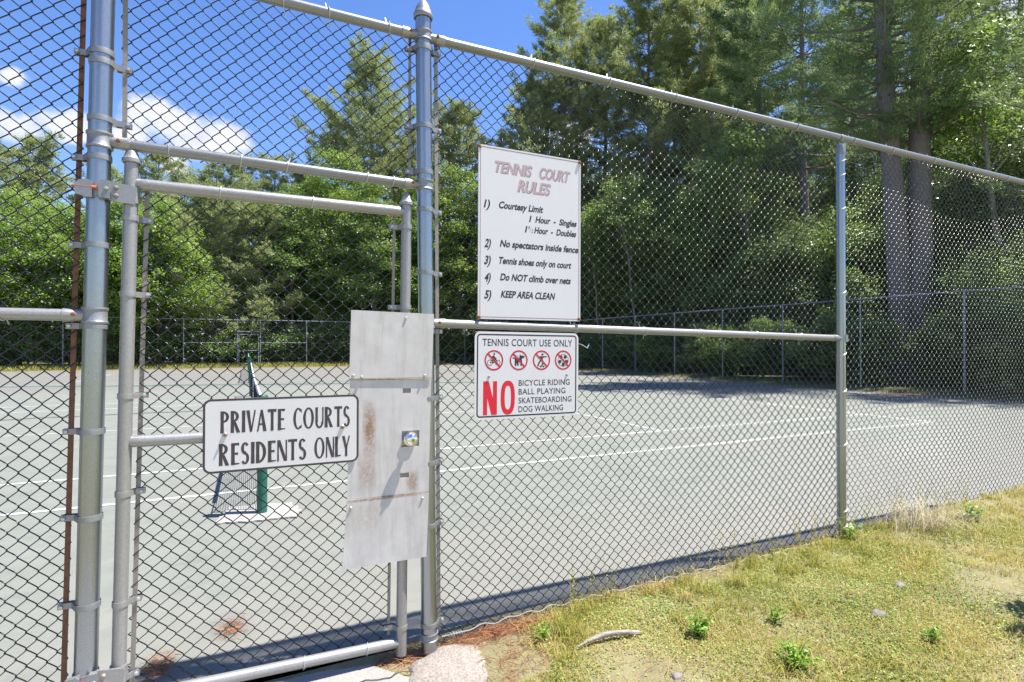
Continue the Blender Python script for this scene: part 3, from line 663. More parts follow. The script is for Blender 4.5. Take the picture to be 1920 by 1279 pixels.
for body, a, b, tp, bs in (('1)', .048, .115, .313, .360), ('Courtesy Limit', .182, .62, .313, .354), ('1', .474, .50, .377, .416), ('Hour  -  Singles', .535, .965, .377, .416), ('1', .434, .460, .441, .480),
                           ('Hour  -  Doubles', .525, .960, .441, .480), ('2)', .055, .124, .538, .588), ('No spectators inside fence', .197, .985, .537, .578), ('3)', .053, .124, .635, .686),
                           ('Tennis shoes only on court', .180, .91, .636, .677), ('4)', .053, .124, .735, .785), ('Do NOT climb over nets', .20, .905, .732, .773), ('5)', .055, .130, .834, .883), ('KEEP AREA CLEAN', .207, .740, .832, .873)):
    rl(body, a, b, tp, bs)
rl('1', .468, .482, .440, .458, bold=.0); rl('/', .480, .500, .445, .474, bold=0); rl('2', .498, .518, .458, .478, bold=0)
for x, z in ((.006, .862), (.590, .862), (.006, .010), (.590, .012)):
    P_ = sg.fr(np.array([x]), np.array([z]), 0)[0]
    mb = MB().lathe((P_[0], P_[1], P_[2]), [(.0004, -.008), (.006, -.007), (.0085, -.003), (.009, .004)], 10, 'y')
    mb.tube([(P_[0] - .012, P_[1] + .012, P_[2] + .008), (P_[0] - .004, P_[1] - .007, P_[2] + .002), (P_[0] + .005, P_[1] - .007, P_[2] - .004), (P_[0] + .010, P_[1] + .012, P_[2] - .010)], .003, 6)
    mb.build('corner_wire', M['rust'], rules)

# sign 2: court use only, four prohibition pictograms
W2, H2 = .600, .440
s2 = Sign(1.018, 1.110, 2.580, W2, H2, R(-.5), .0)
use = thing('prohibition_sign', 'white TENNIS COURT USE ONLY sign with four red prohibition circles and a large red NO', 'sign', (1.32, 2.58, 1.11))
s2.poly(rrect(W2, H2, .030, 9), 0, 'white', 'panel', use, th=.0025)
s2.ring(inset(W2, H2, .0115, .030, 9), inset(W2, H2, .0185, .030, 9), -.0012, 'black', 'border', use)
def tl(body, a, b, top, base, mat='navy', bold=.008, **kw): return text_at(body, a * W2, b * W2, H2 * (1 - base), H2 * (base - top), -.0014, s2.fr, mat, use, bold=bold, **kw)
tl('TENNIS COURT USE ONLY', .068, .935, .082, .163, spacing=1.06)
for body, b, tp, bs in (('BICYCLE RIDING', .912, .558, .625), ('BALL PLAYING', .868, .660, .727), ('SKATEBOARDING', .932, .763, .829), ('DOG WALKING', .845, .863, .931)):
    tl(body, .405, b, tp, bs, spacing=1.05)
# the big NO drawn with heavy strokes
x0, zt, zb_ = .078 * W2, H2 * (1 - .565), H2 * (1 - .948); hh = zt - zb_
no = MB(); wN = .110 * W2 * 1.05
def quad(mb, sgn_, pts, y): mb.add(sgn_.fr(np.array(pts)[:, 0], np.array(pts)[:, 1], y), [tuple(range(len(pts)))])
st = .031
quad(no, s2, [(x0, zb_), (x0 + st * .72, zb_), (x0 + st * .72, zt), (x0, zt)], -.0014)
xr = x0 + .0755
quad(no, s2, [(xr - st * .72, zb_), (xr, zb_), (xr, zt), (xr - st * .72, zt)], -.0014)
quad(no, s2, [(x0, zt), (x0 + st * .98, zt), (xr, zb_), (xr - st * .98, zb_)], -.0017)
def ell(cx, cz, rx, rz, k=36): return [(cx + rx * math.cos(2 * math.pi * i / k), cz + rz * math.sin(2 * math.pi * i / k)) for i in range(k)]
def sell(cx, cz, rx, rz, k=44, e=.78):
    r_ = []
    for i in range(k):
        a = 2 * math.pi * i / k; c, s_ = math.cos(a), math.sin(a); r_.append((cx + rx * math.copysign(abs(c) ** e, c), cz + rz * math.copysign(abs(s_) ** e, s_)))
    return r_
co, ci = sell(xr + .060, (zt + zb_) / 2, .0395, hh / 2 * 1.015), sell(xr + .060, (zt + zb_) / 2, .0175, hh / 2 - .024)
A_ = s2.fr(np.array(co)[:, 0], np.array(co)[:, 1], -.0014); B_ = s2.fr(np.array(ci)[:, 0], np.array(ci)[:, 1], -.0014); n = len(co)
no.add(np.concatenate([A_, B_]), [(i, (i + 1) % n, (i + 1) % n + n, i + n) for i in range(n)])
no.build('lettering', M['red'], use, smooth=False)
def stroke(mb, pts, wd, y, sgn_=s2):
    P_ = np.array(pts, float)
    for k in range(len(P_) - 1):
        d = P_[k + 1] - P_[k]; d /= np.linalg.norm(d) + 1e-9; nn = np.array([-d[1], d[0]]) * wd / 2; e = d * wd * .25
        a, b = P_[k] - e, P_[k + 1] + e; quad(mb, sgn_, [a - nn, b - nn, b + nn, a + nn], y - k * .00004)
def pict(fx, kind):
    cx, cz, r_ = fx * W2, H2 * (1 - .327), .0515
    root = s2.ring(ell(cx, cz, r_, r_), ell(cx, cz, r_ * .845, r_ * .845), -.0020, 'darkred', 'pictogram', use)
    mb = MB(); y = -.0014; P = lambda pts: [(cx + a * r_, cz + b * r_) for a, b in pts]
    if kind == 'bike':
        for wx, wr in ((-.42, .27), (.42, .25)):
            c_ = P(ell(wx, -.22, wr, wr, 24)); c_.append(c_[0]); stroke(mb, c_, .0028, y)
        stroke(mb, P([(-.42, -.22), (-.15, .05), (.22, .08), (.42, -.22)]), .003, y - .0001)
        stroke(mb, P([(-.42, -.22), (-.05, -.24), (.22, .08)]), .003, y - .00015); stroke(mb, P([(-.05, -.24), (-.18, .08)]), .003, y - .0002)
        quad(mb, s2, P([(-.24, .38), (.02, .48), (.10, .30), (.20, .12), (.12, .08), (-.05, .22), (-.20, .28)]), y - .0003)
        stroke(mb, P([(-.02, .20), (.18, .10), (.06, -.20)]), .005, y - .00035); stroke(mb, P([(-.02, .42), (.14, .22), (.26, .20)]), .0042, y - .0004)
        quad(mb, s2, P(ell(.03, .62, .095, .10, 16)), y - .00045)
    elif kind == 'dog':
        quad(mb, s2, P([(-.42, .22), (.30, .16), (.38, -.12), (.36, -.55), (.20, -.55), (.16, -.16), (-.05, -.18), (.02, -.52), (-.12, -.56), (-.24, -.26), (-.26, -.56), (-.44, -.56), (-.44, -.05)]), y)
        quad(mb, s2, P([(.08, .22), (.10, .62), (.24, .48), (.66, .42), (.62, .26), (.40, .20), (.32, .08)]), y - .0002)
        stroke(mb, P([(-.42, .18), (-.66, .24)]), .005, y - .0003); stroke(mb, P([(.20, .12), (-.1, .34), (-.45, .56)]), .002, y - .0004)
    elif kind == 'skate':
        quad(mb, s2, P(ell(.10, .58, .12, .12, 18)), y); quad(mb, s2, P([(-.22, .40), (.22, .40), (.12, .02), (-.10, .02)]), y - .0001)
        stroke(mb, P([(-.30, .33), (.55, .35)]), .0062, y - .0002); stroke(mb, P([(-.02, .06), (-.30, -.28), (-.42, -.58)]), .0080, y - .0003)
        stroke(mb, P([(.04, .06), (.22, -.22), (.04, -.50)]), .0080, y - .0004); stroke(mb, P([(-.20, -.60), (.32, -.60)]), .0036, y - .0005)
        for wx in (-.10, .22): quad(mb, s2, P(ell(wx, -.68, .06, .06, 10)), y - .0006)
    else:
        c_ = P(ell(0, -.02, .62, .62, 32)); c_.append(c_[0]); stroke(mb, c_, .0022, y)
        for a in range(5):
            t_ = R(72 * a + 55); px, pz = .42 * math.cos(t_), -.02 + .42 * math.sin(t_)
            quad(mb, s2, P([(px + .21 * math.cos(R(72 * k) + t_), pz + .21 * math.sin(R(72 * k) + t_)) for k in range(5)]), y - .0002 - a * .00002)
            stroke(mb, P([(px * .6, pz * .6), (.0, -.02)]), .0016, y - .0004)
    mb.build('figure', M['navy'], sub=root, smooth=False)
    mb = MB(); k_ = r_ * .90; c45 = .7071
    stroke(mb, [(cx - k_ * c45, cz + k_ * c45), (cx + k_ * c45, cz - k_ * c45)], .0088, -.0030); mb.build('slash', M['darkred'], sub=root, smooth=False)
for fx, kd in ((.173, 'bike'), (.404, 'dog'), (.625, 'skate'), (.843, 'ball')): pict(fx, kd)
for fx, fz in ((.128, .512), (.880, .505)):
    P_ = s2.fr(np.array([fx * W2]), np.array([H2 * (1 - fz)]), 0)[0]; screw(P_[0], P_[2], P_[1], use, 'alu', .0065)
P_ = s2.fr(np.array([W2]), np.array([H2 * .87]), 0)[0]
MB().tube([(P_[0] - .006, V0 + .02, P_[2] + .012), (P_[0] + .02, P_[1] - .006, P_[2] - .004), (P_[0] + .055, P_[1] - .004, P_[2] - .022), (P_[0] + .09, V0 + .0, P_[2] + .004)], .0022, 6).build('hanging_wire', M['tie'], use)

# sign 3: private courts, flared display capitals
W3, H3 = .612, .300
s3 = Sign(-.1555, .9625, 2.562, W3, H3, R(-.1), 0)
priv = thing('gate_sign', 'white PRIVATE COURTS RESIDENTS ONLY sign with dark rim bolted across the gate', 'sign', (.15, 2.562, .96))
s3.poly(rrect(W3, H3, .030, 9), 0, 'cream', 'panel', priv, th=.0025)
s3.ring(rrect(W3, H3, .030, 9), inset(W3, H3, .0085, .030, 9), -.0012, 'browntext', 'border', priv)
T_, t_n = .34, .12                                         # thick and thin strokes in units of letter width
def glyph(ch):
    """flared capitals in a unit box as convex quads"""
    Qs = []
    def stem(x, w=.39, z0=0, z1=1):
        w2 = w * .44; Qs.append([(x, z0), (x + w, z0), (x + w / 2 + w2, (z0 + z1) / 2), (x + w, z1), (x, z1), (x + w / 2 - w2, (z0 + z1) / 2)])
    def bar(x0, x1, z, h=.09, fl=.05): Qs.append([(x0, z - h / 2), (x1, z - h / 2 - fl), (x1, z + h / 2 + fl * .2), (x0, z + h / 2)])
    def diag(a, b, wa, wb): Qs.append([(a[0] - wa / 2, a[1]), (a[0] + wa / 2, a[1]), (b[0] + wb / 2, b[1]), (b[0] - wb / 2, b[1])])
    def arc(cx, cz, rx, rz, a0, a1, tw=.33, th=.085, k=14):
        for i in range(k):
            p, q_ = R(lerp(a0, a1, i / k)), R(lerp(a0, a1, (i + 1) / k))
            f = lambda a, ex, ez: (cx + (rx - ex) * math.cos(a), cz + (rz - ez) * math.sin(a))
            Qs.append([f(p, 0, 0), f(q_, 0, 0), f(q_, tw, th), f(p, tw, th)])
    w = 1.0
    if ch == 'P': stem(0); arc(.24, .735, .70, .265, -90, 90, .33, .08); w = .94
    elif ch == 'R': stem(0); arc(.24, .745, .66, .255, -90, 90, .32, .08); diag((.86, 0), (.42, .50), .40, .30); w = 1.06
    elif ch == 'I': stem(0); w = .35
    elif ch == 'V': diag((.50, 0), (.16, 1), .22, .38); diag((.54, 0), (.95, 1), .16, .18); w = 1.0
    elif ch == 'A': diag((.09, 0), (.50, 1), .19, .16); diag((.90, 0), (.52, 1), .39, .26); bar(.24, .80, .33, .075, .0); w = 1.06
    elif ch == 'T': stem(.33, .34, 0, .93); Qs.append([(0, .88), (.98, .88), (1.0, 1.01), (-.02, 1.01)]); w = .98
    elif ch == 'E': stem(0); bar(.22, .82, .955, .085, .03); bar(.22, .72, .52, .075, .03); bar(.22, .86, .045, .085, -.03); w = .84
    elif ch == 'C': arc(.60, .5, .60, .515, 48, 312, .32, .08, 22); Qs.append([(.93, .80), (1.02, .76), (1.02, .96), (.86, .93)]); Qs.append([(.86, .07), (1.02, .05), (1.03, .22), (.95, .19)]); w = 1.03
    elif ch == 'O': arc(.66, .5, .66, .515, 0, 360, .32, .08, 32); w = 1.32
    elif ch == 'U': stem(0, .33, .28, 1); stem(.84, .19, .28, 1); arc(.51, .29, .50, .305, 180, 360, .26, .09, 18); w = 1.0
    elif ch == 'S': arc(.42, .735, .41, .275, 30, 250, .30, .09, 16); arc(.42, .265, .43, .275, -150, 75, .30, .09, 16); Qs.append([(.10, .60), (.36, .44), (.72, .38), (.48, .60)]); w = .86
    elif ch == 'D': stem(0); arc(.24, .5, .84, .50, -90, 90, .34, .09, 20); w = 1.1
    elif ch == 'N': stem(0, .18); stem(.88, .18); diag((.88, 0), (.14, 1), .34, .36); w = 1.01
    elif ch == 'L': stem(0); bar(.22, .80, .045, .09, -.04); w = .80
    elif ch == 'Y': stem(.35, .33, 0, .48); diag((.47, .42), (.14, 1), .30, .36); diag((.56, .42), (.92, 1), .17, .19); w = 1.0
    return Qs, w
def flared(word, x0, x1, zb, cap, parent):
    gl = [glyph(c) for c in word]; gap = .16; tot = sum(w for _, w in gl) + gap * (len(gl) - 1); sc = (x1 - x0) / tot; x = x0; mb = MB(); k = 0
    for Qs, w in gl:
        for q_ in Qs:
            pts = [(x + a * sc, zb + b * cap) for a, b in q_]; quad(mb, s3, pts, -.0010 - (k % 40) * .00004); k += 1
        x += (w + gap) * sc
    mb.build('lettering', M['browntext'], parent, smooth=False)
for word, a, b, bs in (('PRIVATE', .102, .50, .467), ('COURTS', .553, .938, .467), ('RESIDENTS', .094, .640, .906), ('ONLY', .693, .938, .906)): flared(word, a * W3, b * W3, H3 * (1 - bs), H3 * .298, priv)
for fx, fz in ((.130, .483), (.885, .474)):
    P_ = s3.fr(np.array([fx * W3]), np.array([H3 * (1 - fz)]), 0)[0]; o_ = screw(P_[0], P_[2], P_[1], priv, 'alu', .010, ln=.007); screw(P_[0], P_[2], P_[1] - .006, None, 'rust', .005, 'bolt_end', sub=o_, ln=.008)

# ------------------------------------------------------------------ tennis nets
def net(oy, label, w_mesh=True):
    nt_ = thing('tennis_net', label, 'tennis net', (OX, oy, 0), 'tennis nets across the two courts'); Lg = 12.8
    top = lambda s_: 1.0 - .10 * (1 - abs(2 * s_ / Lg - 1))
    for yy in (oy, oy + Lg):
        p_ = MB().tube([(OX, yy, -.05), (OX, yy, 1.0)], .043, 24).lathe((OX, yy, 1.0), [(.043, 0), (.047, .003), (.047, .03), (.036, .045), (.001, .05)]).build('post', M['green'], nt_)
        MB().box((OX - .06, yy - .05, .74), (OX - .03, yy + .05, .92)).build('winder', M['green'], sub=p_, smooth=False)
    mb = MB(); ys = np.arange(.12, Lg - .1, .048)
    for s_ in ys: mb.tube([(OX, oy + s_, .03), (OX, oy + s_, top(s_) - .02)], .0024, 3, False)
    for k in range(19):
        f_ = k / 19; mb.tube([(OX, oy + s_, .035 + f_ * (top(s_) - .06)) for s_ in np.linspace(.12, Lg - .1, 24)], .0024, 3, False)
    mb.build('netting', M['netcord'], nt_)
    pts = [(OX, oy + s_, top(s_) - .025) for s_ in np.linspace(.42, Lg - .4, 30)]
    mb = MB()
    V = []
    for x_, y_, z_ in pts: V += [(OX - .009, y_, z_ - .03), (OX - .009, y_, z_ + .03), (OX + .009, y_, z_ + .03), (OX + .009, y_, z_ - .03)]
    F = [(3, 2, 1, 0)]
    for k in range(len(pts) - 1):
        for e in range(4): F.append((k * 4 + e, k * 4 + (e + 1) % 4, k * 4 + 4 + (e + 1) % 4, k * 4 + 4 + e))
    mb.add(V, F).build('headband', M['tape'], nt_, smooth=False)
    MB().tube([(OX, oy, .985), (OX, oy + .42, .965)], .006, 8).tube([(OX, oy + .10, .05), (OX, oy + .10, .97)], .010, 8).build('cable', M['green'], nt_)
    MB().box((OX - .012, oy + Lg / 2 - .025, .0), (OX + .012, oy + Lg / 2 + .025, .90)).build('centre_strap', M['tape'], nt_, smooth=False)
net(OY, 'dark tennis net on green posts just behind the gate sign'); net(OY2, 'farther tennis net on green posts across the grey second court')
mb = MB(); pd0 = [(-.22, 5.22), (.08, 5.16), (.40, 5.16), (.46, 5.32), (.38, 5.64), (.10, 5.68), (-.14, 5.69), (-.22, 5.22)]; pd = []
for (xa, ya), (xb, yb) in zip(pd0[:-1], pd0[1:]):
    for t_ in np.arange(0, 1, .12): pd.append((lerp(xa, xb, t_) + rng.normal(0, .011), lerp(ya, yb, t_) + rng.normal(0, .014)))
n = len(pd)
mb.add([(x, y, .016) for x, y in pd] + [(x, y, -.03) for x, y in pd], [tuple(range(n))] + [(k, k + n, (k + 1) % n + n, (k + 1) % n) for k in range(n)])
tag(mb.build('concrete_pad', M['pad'], smooth=False), 'broken-edged white concrete pad under the near green net post', 'concrete pad')

# ------------------------------------------------------------------ far fences
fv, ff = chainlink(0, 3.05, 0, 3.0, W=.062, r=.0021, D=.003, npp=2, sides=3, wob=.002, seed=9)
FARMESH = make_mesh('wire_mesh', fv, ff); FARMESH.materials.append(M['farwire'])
def far_fence(name, label, p0, d, nb, step, zb, H=3.05, midbays=(), skip=(), thick=.030, mat='farpost'):
    root = thing(name, label, 'fence', (p0[0], p0[1], zb)); ang = math.atan2(d[1], d[0]); root.rotation_euler.z = 0
    org = np.array([p0[0], p0[1], zb]); dv = np.array([d[0], d[1], 0])
    for k in range(nb + 1):
        c = org + dv * step * k; MB().tube([tuple(c - [0, 0, .2]), tuple(c + [0, 0, H - .02])], thick, 10).lathe(tuple(c + [0, 0, H - .03]), [(thick + .004, 0), (thick + .004, .05), (.001, .075)], 10).build('post', M[mat], root)
    a, b = org + dv * 0, org + dv * step * nb
    MB().tube([tuple(a + [0, 0, H]), tuple(b + [0, 0, H])], .024, 8).build('rail', M[mat], root)
    for k in midbays:
        MB().tube([tuple(org + dv * step * k + [0, 0, H * .5]), tuple(org + dv * step * (k + 1) + [0, 0, H * .5])], .022, 8).build('rail', M[mat], root)
    for k in range(nb):
        if k in skip: continue
        o = bpy.data.objects.new('wire_mesh', FARMESH); C.objects.link(o); o.parent = root
        o.location = tuple(dv * step * k); o.rotation_euler = (0, 0, ang); o.scale = (step / 3.05, 1, (H - .02) / 3.0)
    return root
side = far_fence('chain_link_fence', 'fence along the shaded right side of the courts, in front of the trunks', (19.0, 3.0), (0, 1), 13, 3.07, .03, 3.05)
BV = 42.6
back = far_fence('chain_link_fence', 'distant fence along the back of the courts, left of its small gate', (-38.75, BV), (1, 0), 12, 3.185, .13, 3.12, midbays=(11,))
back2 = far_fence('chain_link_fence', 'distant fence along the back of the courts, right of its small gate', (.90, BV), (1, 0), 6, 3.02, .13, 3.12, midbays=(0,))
fg = thing('fence_gate', 'small distant gate in the back fence seen above the tennis net', 'gate', (-.53, BV, .13))
for x in (-.44, .78):
    MB().tube([(x, BV, .2), (x, BV, 2.28)], .032, 8).build('stile', M['farpost'], fg)
for z in (2.26, 1.15, .25): MB().tube([(-.44, BV, z), (.78, BV, z)], .026, 8).build('rail', M['farpost'], fg)
v_, f_ = chainlink(-.44, .78, .2, 2.26, npp=2, sides=3, D=.003); v_[:, 1] += BV
link('wire_mesh', make_mesh('wire_mesh', v_, f_), M['farwire'], fg)
# transom over the far gate belongs to the left run of the back fence
for z in (2.46, 3.25): MB().tube([(-.53, BV, z), (.90, BV, z)], .024, 8).build('rail', M['farpost'], back)

# ------------------------------------------------------------------ trees
def unit(v): return v / (np.linalg.norm(v, axis=-1, keepdims=True) + 1e-9)
def blades(P, D, ln, wd, rg, rnd=None):
    """one narrow triangle per needle bundle"""
    n = len(P); u = unit(np.cross(D, rg.normal(size=(n, 3)))); w_ = (wd * .5)[:, None] * u
    V = np.stack([P - w_, P + w_, P + D * ln[:, None]], 1).reshape(-1, 3); F = np.arange(n * 3).reshape(-1, 3)
    r_ = rg.uniform(0, 1, n) if rnd is None else rnd; return V, F, np.repeat(r_, 3)
def leaves(P, Nn, size, rg, asp=.62, rnd=None):
    """one pointed four-sided leaf per point"""
    n = len(P); u = unit(np.cross(Nn, rg.normal(size=(n, 3)))); w_ = np.cross(Nn, u); s_ = size[:, None]
    V = np.stack([P - u * s_ * .5, P + w_ * s_ * asp * .5, P + u * s_ * .5, P - w_ * s_ * asp * .5], 1).reshape(-1, 3)
    r_ = rg.uniform(0, 1, n) if rnd is None else rnd; return V, np.arange(n * 4).reshape(-1, 4), np.repeat(r_, 4)
def finish_tree(root, trunk, crown, barkm, leafm):
    trunk.build('trunk', M[barkm], root)
    v, f, a = crown; link('crown', make_mesh('crown', v, f, a), M[leafm], root)
def pine(label, loc, h, base, spread, seed, leafm='needle', r0=.32, lean=(0, 0), dens=1.0, group='white pines standing beyond the court fences', whorl=.74, tiers=1.0, barkm='bark', stems=None, nl=.32, nn=22, bw=1.0):
    rg = np.random.default_rng(seed); root = thing('pine_tree', label, 'tree', tuple(loc), group); loc = np.array(loc, float); tr = MB(); TP = []; TD = []; TR_ = []
    zs = np.linspace(-.3, h, 14)
    wob = np.cumsum(rg.normal(0, .07, (14, 2)), 0)
    axp = np.stack([lean[0] * zs / h + wob[:, 0] * zs / h, lean[1] * zs / h + wob[:, 1] * zs / h, zs], -1)
    tr.tube(loc + axp, np.maximum(.02, r0 * (1 - (zs + .3) / (h + .3)) ** .75 * (1 + .35 * np.exp(-(zs + .3) / .6))), 10)
    at = lambda z: np.array([np.interp(z, zs, axp[:, 0]), np.interp(z, zs, axp[:, 1]), z])
    z = base
    while z < h - .2:
        t = (z - base) / (h - base); prof = ((min(1, .5 + t * 2.0)) * (1 - t) ** .56 + .05) * (.88 + .20 * math.sin(z * 1.9 + seed) + .12 * math.sin(z * 4.3 + 2 * seed))
        nb = rg.integers(4, 8); a0 = rg.uniform(0, 6.28)
        for k in range(nb):
            if rg.uniform() < .12: continue
            a = a0 + k * 6.283 / nb + rg.normal(0, .25); ln = spread * prof * rg.choice([rg.uniform(.35, 1.0), rg.uniform(.8, 1.4)])
            if ln < .35: ln = .35
            up = lerp(.04, .75, t ** 1.6) + rg.normal(0, .08)
            s_ = np.linspace(0, 1, 7); d = np.array([math.cos(a), math.sin(a), 0])
            bp = at(z) + np.outer(s_ * ln, d) + np.outer(ln * (up * s_ - .22 * s_ * (1 - t) * (1 - s_) * 1.4 + .16 * s_ ** 3), [0, 0, 1.])
            tr.tube(loc + bp, np.maximum(.007, lerp(.075, .03, t) * (ln / spread + .25) * (1 - s_ * .9)), 4, False)
            nt_ = int(dens * (4 + ln * 5.4)); f_ = np.sqrt(rg.uniform(.03, 1, nt_))
            pb = np.stack([np.interp(f_, s_, bp[:, c]) for c in range(3)], -1)
            side_ = np.array([-d[1], d[0], 0]); off = rg.normal(0, 1, nt_) * (.09 + .30 * ln * (1 - f_ * .88) * .6)
            pb = pb + side_ * off[:, None] + d * (np.abs(off) * .5)[:, None] * .6; pb[:, 2] += rg.normal(.06, .10, nt_) + .10 * np.abs(off)
            TP.append(pb); TD.append(np.tile(d * .8 + [0, 0, .55], (nt_, 1)) + side_ * np.sign(off)[:, None] * .45); TR_.append(rg.uniform(0, 1, nt_) * .5 + .5 * f_ * rg.uniform(.5, 1))
        z += whorl * rg.uniform(.6, 1.25) * tiers * lerp(1.1, .6, t)
    P = np.concatenate(TP); D = np.concatenate(TD); RN = np.concatenate(TR_)
    P = np.repeat(P, nn, 0); D = np.repeat(D, nn, 0); RN = np.repeat(RN, nn)
    n = len(P); D = unit(unit(D) + rg.normal(0, .60, (n, 3))); P = P + rg.normal(0, .13, (n, 3)) * [1, 1, .6]
    v, f, a = blades(loc + P, D, rg.uniform(.55, 1.2, n) * nl, rg.uniform(.045, .08, n) * bw, rg, np.clip(RN + rg.normal(0, .12, n), 0, 1))
    finish_tree(root, tr, (v, f, a), barkm, leafm); return root
def broadleaf(label, loc, h, base, spread, seed, leafm='leaf', r0=.16, nleaf=26000, lsize=.17, group='leafy trees along the woodland edge', name='leafy_tree', clumps=90, lean=(0, 0), barkm='bark', cat='tree', flat=1.0, trunkname='trunk'):
    rg = np.random.default_rng(seed); root = thing(name, label, cat, tuple(loc), group); loc = np.array(loc, float); tr = MB()
    zs = np.linspace(-.2, h * .9, 9); wob = np.cumsum(rg.normal(0, .06 * h / 10, (9, 2)), 0)
    axp = np.stack([lean[0] * (zs / h) ** 1.3 * np.sign(zs + 1e-9) if lean[0] else wob[:, 0] * 0 + wob[:, 0], lean[1] * zs / h + wob[:, 1], zs], -1)
    if lean[0]: axp[:, 0] = lean[0] * np.clip(zs, 0, None) / h + wob[:, 0]
    tr.tube(loc + axp, np.maximum(.012, r0 * (1 - (zs + .2) / (h + .2)) ** .8), 8)
    cen = []
    while len(cen) < clumps:
        p = rg.uniform(-1, 1, 3)
        if p @ p > 1 or p @ p < .10 * rg.uniform(): continue
        zrel = (p[2] + 1) / 2; wdt = (math.sin(math.pi * min(1, zrel ** .75 * .92 + .08)) ** .6) if zrel < .999 else .2
        cen.append([p[0] * spread * (.35 + .75 * wdt), p[1] * spread * (.35 + .75 * wdt), base + zrel * (h - base)])
    cen = np.array(cen); ax_at = np.stack([np.interp(cen[:, 2], zs, axp[:, c]) for c in range(2)], -1); cen[:, :2] += ax_at
    for c in cen[::max(1, clumps // 42)]:
        zb_ = max(base * .5, c[2] - .5 - .65 * math.hypot(c[0] - np.interp(c[2], zs, axp[:, 0]), c[1] - np.interp(c[2], zs, axp[:, 1]))); s0 = np.array([np.interp(zb_, zs, axp[:, 0]), np.interp(zb_, zs, axp[:, 1]), zb_]); mid = lerp(s0, c, .5) + [0, 0, .12 * (h - base) * .3]
        tr.tube(loc + np.array([s0, mid, c]), [max(.008, r0 * .22), max(.006, r0 * .14), .005], 4, False)
    cr = rg.uniform(.45, 1.4, clumps) * (spread * .34) * (90 / clumps) ** .33; per = np.maximum(1, (cr ** 2 / (cr ** 2).sum() * nleaf)).astype(int)
    idx = np.repeat(np.arange(clumps), per); n = len(idx)
    d = unit(rg.normal(size=(n, 3))); d[:, 2] = np.where(d[:, 2] < -.35, -d[:, 2] * .6, d[:, 2]); rad = cr[idx] * (rg.uniform(0, 1, n) ** .38) * (1 + .28 * np.sin(d[:, 0] * 5 + idx) * np.cos(d[:, 1] * 6 + idx * 1.7))
    P = cen[idx] + d * rad[:, None] * [1, 1, .86 * flat]; P[:, 2] = np.maximum(P[:, 2], .04)
    Nn = unit(d * .7 + [0, 0, .8] + rg.normal(0, .55, (n, 3)))
    v, f, a = leaves(loc + P, Nn, rg.uniform(.6, 1.35, n) * lsize, rg, .66, np.clip(rg.uniform(0, .7, n) + rg.uniform(0, .35, clumps)[idx], 0, 1))
    finish_tree(root, tr, (v, f, a), barkm, leafm)
    if trunkname != 'trunk': root.children[0].name = trunkname
    return root
cyaw, syaw = math.cos(R(25.395)), math.sin(R(25.395))
def spot(px, depth):
    """ground point seen in photo column px at that depth"""
    x = (px - 960) / 1050.8 * depth; u, v = x * cyaw + depth * syaw, -x * syaw + depth * cyaw
    return np.array([u, v, float(gz(u, v))])
def height(py, depth): return 1.478 + (648 - py) * depth / 1050.8
TALL = 'white pines standing beyond the court fences'
# px column, depth, top row, kind, settings
def P_(px, dp, top, label, seed, spread=4.6, base=.2, **kw):
    h = height(top, dp); l = spot(px, dp); return pine(label, l, h - l[2], h * base, spread, seed, **kw)
def B_(px, dp, top, label, seed, spread=3.6, base=.06, **kw):
    h = height(top, dp); l = spot(px, dp); return broadleaf(label, l, h - l[2], h * base, spread, seed, **kw)
P_(690, 53, 112, 'tall feathery pine rising alone against blue sky left of the middle fence post', 11, 8.2, .10, dens=1.15)
P_(1062, 50, -12, 'pale green pine whose tip meets the top edge above the rules sign', 12, 6.8, .10, dens=1.15)
P_(985, 52, 150, 'shorter pine tucked against the left side of the pine above the rules sign', 13, 5.6, .1, dens=1.1)
P_(1215, 47, -70, 'broad sunlit yellow-green pine right of the rules sign', 14, 7.0, .12, dens=1.15)
P_(1320, 44, -60, 'second sunlit pine, just right of the broad yellow-green one', 15, 6.4, .12, dens=1.15)
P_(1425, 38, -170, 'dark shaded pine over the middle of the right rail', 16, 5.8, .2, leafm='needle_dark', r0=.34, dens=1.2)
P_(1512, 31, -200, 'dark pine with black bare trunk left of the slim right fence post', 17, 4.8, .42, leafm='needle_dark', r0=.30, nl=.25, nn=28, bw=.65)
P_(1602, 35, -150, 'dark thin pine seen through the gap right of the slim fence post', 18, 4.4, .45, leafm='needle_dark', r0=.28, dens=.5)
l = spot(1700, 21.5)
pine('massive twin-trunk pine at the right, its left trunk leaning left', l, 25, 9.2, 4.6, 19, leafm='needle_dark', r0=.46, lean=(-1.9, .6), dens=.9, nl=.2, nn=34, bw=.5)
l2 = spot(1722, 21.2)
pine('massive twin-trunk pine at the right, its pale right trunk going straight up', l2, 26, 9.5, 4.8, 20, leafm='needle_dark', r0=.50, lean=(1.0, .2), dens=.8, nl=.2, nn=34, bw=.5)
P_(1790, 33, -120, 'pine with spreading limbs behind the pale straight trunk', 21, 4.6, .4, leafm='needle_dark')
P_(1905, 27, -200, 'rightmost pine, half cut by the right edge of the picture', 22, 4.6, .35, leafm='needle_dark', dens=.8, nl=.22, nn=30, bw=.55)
P_(860, 52, 205, 'narrow pine peeking out behind the middle fence post', 23, 5.2, .1, dens=1.3)
